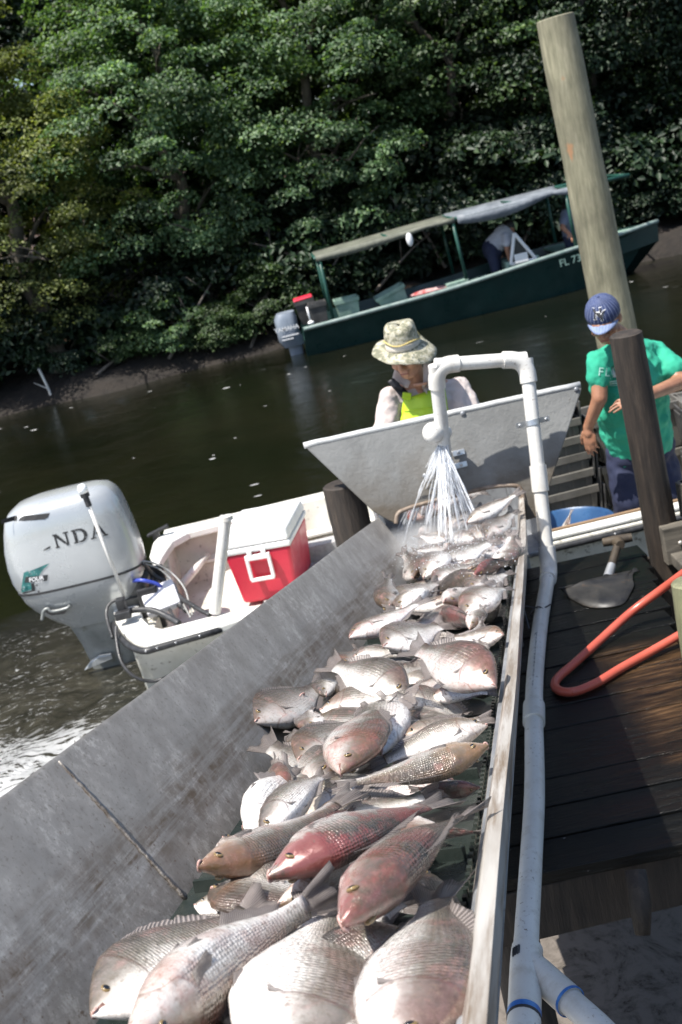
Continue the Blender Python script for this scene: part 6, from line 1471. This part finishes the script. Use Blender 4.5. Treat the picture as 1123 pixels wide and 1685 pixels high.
for q in (0, .25, .5, .75, 1.0):
    rows.append([Hc + MC @ Vector((x * .082 * (1 - .22 * q * q), .094 * math.sqrt(max(1 - (x * .86) ** 2, 0)) + .072 * q * (1 - .45 * x * x), -.006 - .012 * q - .020 * x * x)) for x in [-1 + k / 8 for k in range(17)]])
m_ = 17; mb.add([p for r_ in rows for p in r_], [(i * m_ + j, i * m_ + j + 1, (i + 1) * m_ + j + 1, (i + 1) * m_ + j) for i in range(4) for j in range(16)])
br_ = ob('cap_brim', mb, None, cap, smooth=True); ul = br_.data.uv_layers.new(name='UVMap')
for lp_ in br_.data.loops: vi = lp_.vertex_index; ul.data[lp_.index].uv = ((vi % 17) / 17 * .40, vi // 17 / 5)
t2 = CAPM.copy(); t2.name = 'faded_pinstriped_denim'; t2.node_tree.nodes['Principled BSDF'].inputs['Roughness'].default_value = .75
for nd in t2.node_tree.nodes:
    if nd.type == 'VALTORGB' and abs(nd.color_ramp.elements[0].color[2] - .085) < .01:
        nd.color_ramp.elements[0].color = (.11, .15, .27, 1); nd.color_ramp.elements[1].color = (.19, .24, .38, 1)
br_.data.materials.clear(); br_.data.materials.append(t2); s_ = br_.modifiers.new('thick', 'SOLIDIFY'); s_.thickness = .004
def cap_text(body, size, off, m, dx=0, dz=0, bold=.03):
    v, f = text_faces(body, size, bold); mb = MB(); out = []
    for p in v:
        src = Hc + MC @ Vector((-(p.x + dx), .3, .045 + p.y + dz)); d_ = MC @ Vector((0, -1, 0)); h_ = bvc.ray_cast(src, d_); out.append((h_[0] if h_[0] is not None else src + d_ * .2) - d_ * off)
    mb.add(out, f); return ob('emblem', mb, m, cap)
cap_text('N', .062, .002, WHT, -.006, .004, .075); cap_text('Y', .058, .0026, WHT, .012, -.008, .075); cap_text('N', .062, .0044, INK, -.006, .004, .03); cap_text('Y', .058, .005, INK, .012, -.008, .03)
mb = MB(); mb.ell(Hc + MC @ Vector((0, 0, .098)), (.008, .008, .005), MC); ob('cap_button', mb, CAPM, cap, smooth=True)
mb = MB(); mb.ell(hc2 + M2 @ Vector((0, -.022, .030)), (.079, .090, .080), M2); ob('hair', mb, HAIR, p2, smooth=True)
mb = MB(); mb.caps(hc2 + M2 @ Vector((-.020, .093, -.064)), hc2 + M2 @ Vector((.020, .093, -.064)), .0045, .0045, 8); ob('lips', mb, LIPS, p2, smooth=True)
for s in (-1, 1):
    mb = MB(); mb.ell(hc2 + M2 @ Vector((s * .031, .086, .010)), (.013, .007, .005), M2); ob('eye', mb, HAIR, p2, smooth=True)
# ---- two people on the far boat
def small_person(label, J, shirt, trousers):
    r = thing('person', label, 'person', tuple(J['pel'] - Vector((0, 0, .8)))); mb = MB(); P = J
    mb.ell(P['head'], (.085, .10, .12)); mb.caps(P['head'], P['nk'], .05, .06); mb.caps(P['nk'], P['pel'], .13, .13)
    for s in 'ab': mb.caps(P['sh' + s], P['el' + s], .05, .042); mb.caps(P['el' + s], P['wr' + s], .042, .03); hand_prims(mb, P['wr' + s], P['wr' + s] - P['el' + s], (0, -.3, 1), (.4, .4, .4, .4), 1)
    for s in 'ab': mb.caps(P['hp' + s], P['kn' + s], .085, .06); mb.caps(P['kn' + s], P['an' + s], .058, .042)
    put('body', remeshed('body', mb, .012, 2), SK2, r)
    mb = MB(); mb.caps(P['nk'].lerp(P['pel'], .1), P['pel'].lerp(P['nk'], .05), .165, .155)
    for s in 'ab': mb.caps(P['sh' + s], P['sh' + s].lerp(P['el' + s], .55), .075, .07)
    put('shirt', remeshed('shirt', mb, .014, 4, .5, ((.1, .03),)), shirt, r)
    mb = MB(); mb.caps(P['pel'], P['pel'] + Vector((0, 0, -.05)), .155, .15)
    for s in 'ab': mb.caps(P['hp' + s], P['kn' + s], .10, .08); mb.caps(P['kn' + s], P['an' + s], .08, .065)
    put('trousers', remeshed('trousers', mb, .014, 4), trousers, r)
    mb = MB(); mb.ell(P['head'] + Vector((0, .01, .03)), (.095, .11, .11)); ob('hair', mb, HAIR, r, smooth=True)
def F(px, py, dy=0): return on_y(px, py, 17.8 + dy)
small_person('man in a pale grey shirt bending over in the dark green boat behind its console', dict(head=F(838, 376), nk=F(831, 384), pel=F(810, 408), sha=F(833, 390, -.15), shb=F(830, 386, .15), ela=F(835, 410, -.2), elb=F(838, 408, .2), wra=F(840, 430, -.2), wrb=F(843, 428, .2), hpa=F(808, 411, -.1), hpb=F(812, 410, .1), kna=F(813, 433, -.1), knb=F(817, 432, .1), ana=F(818, 455, -.1), anb=F(823, 453, .1)), plain('pale_grey_shirt', (.36, .36, .40), (.46, .46, .50), 5, .8), NAVY)
small_person('person half hidden by the tall pole, standing in the bow of the dark green boat', dict(head=F(936, 343), nk=F(938, 354), pel=F(942, 386), sha=F(931, 360, -.1), shb=F(947, 357, .1), ela=F(926, 374, -.2), elb=F(950, 374, .1), wra=F(936, 384, -.3), wrb=F(955, 386, 0), hpa=F(937, 388, 0), hpb=F(946, 386, 0), kna=F(940, 408, 0), knb=F(949, 406, 0), ana=F(944, 428, 0), anb=F(953, 426, 0)), plain('blue_grey_shirt', (.10, .12, .17), (.16, .18, .24), 5, .8), NAVY)
bpy.context.view_layer.update()
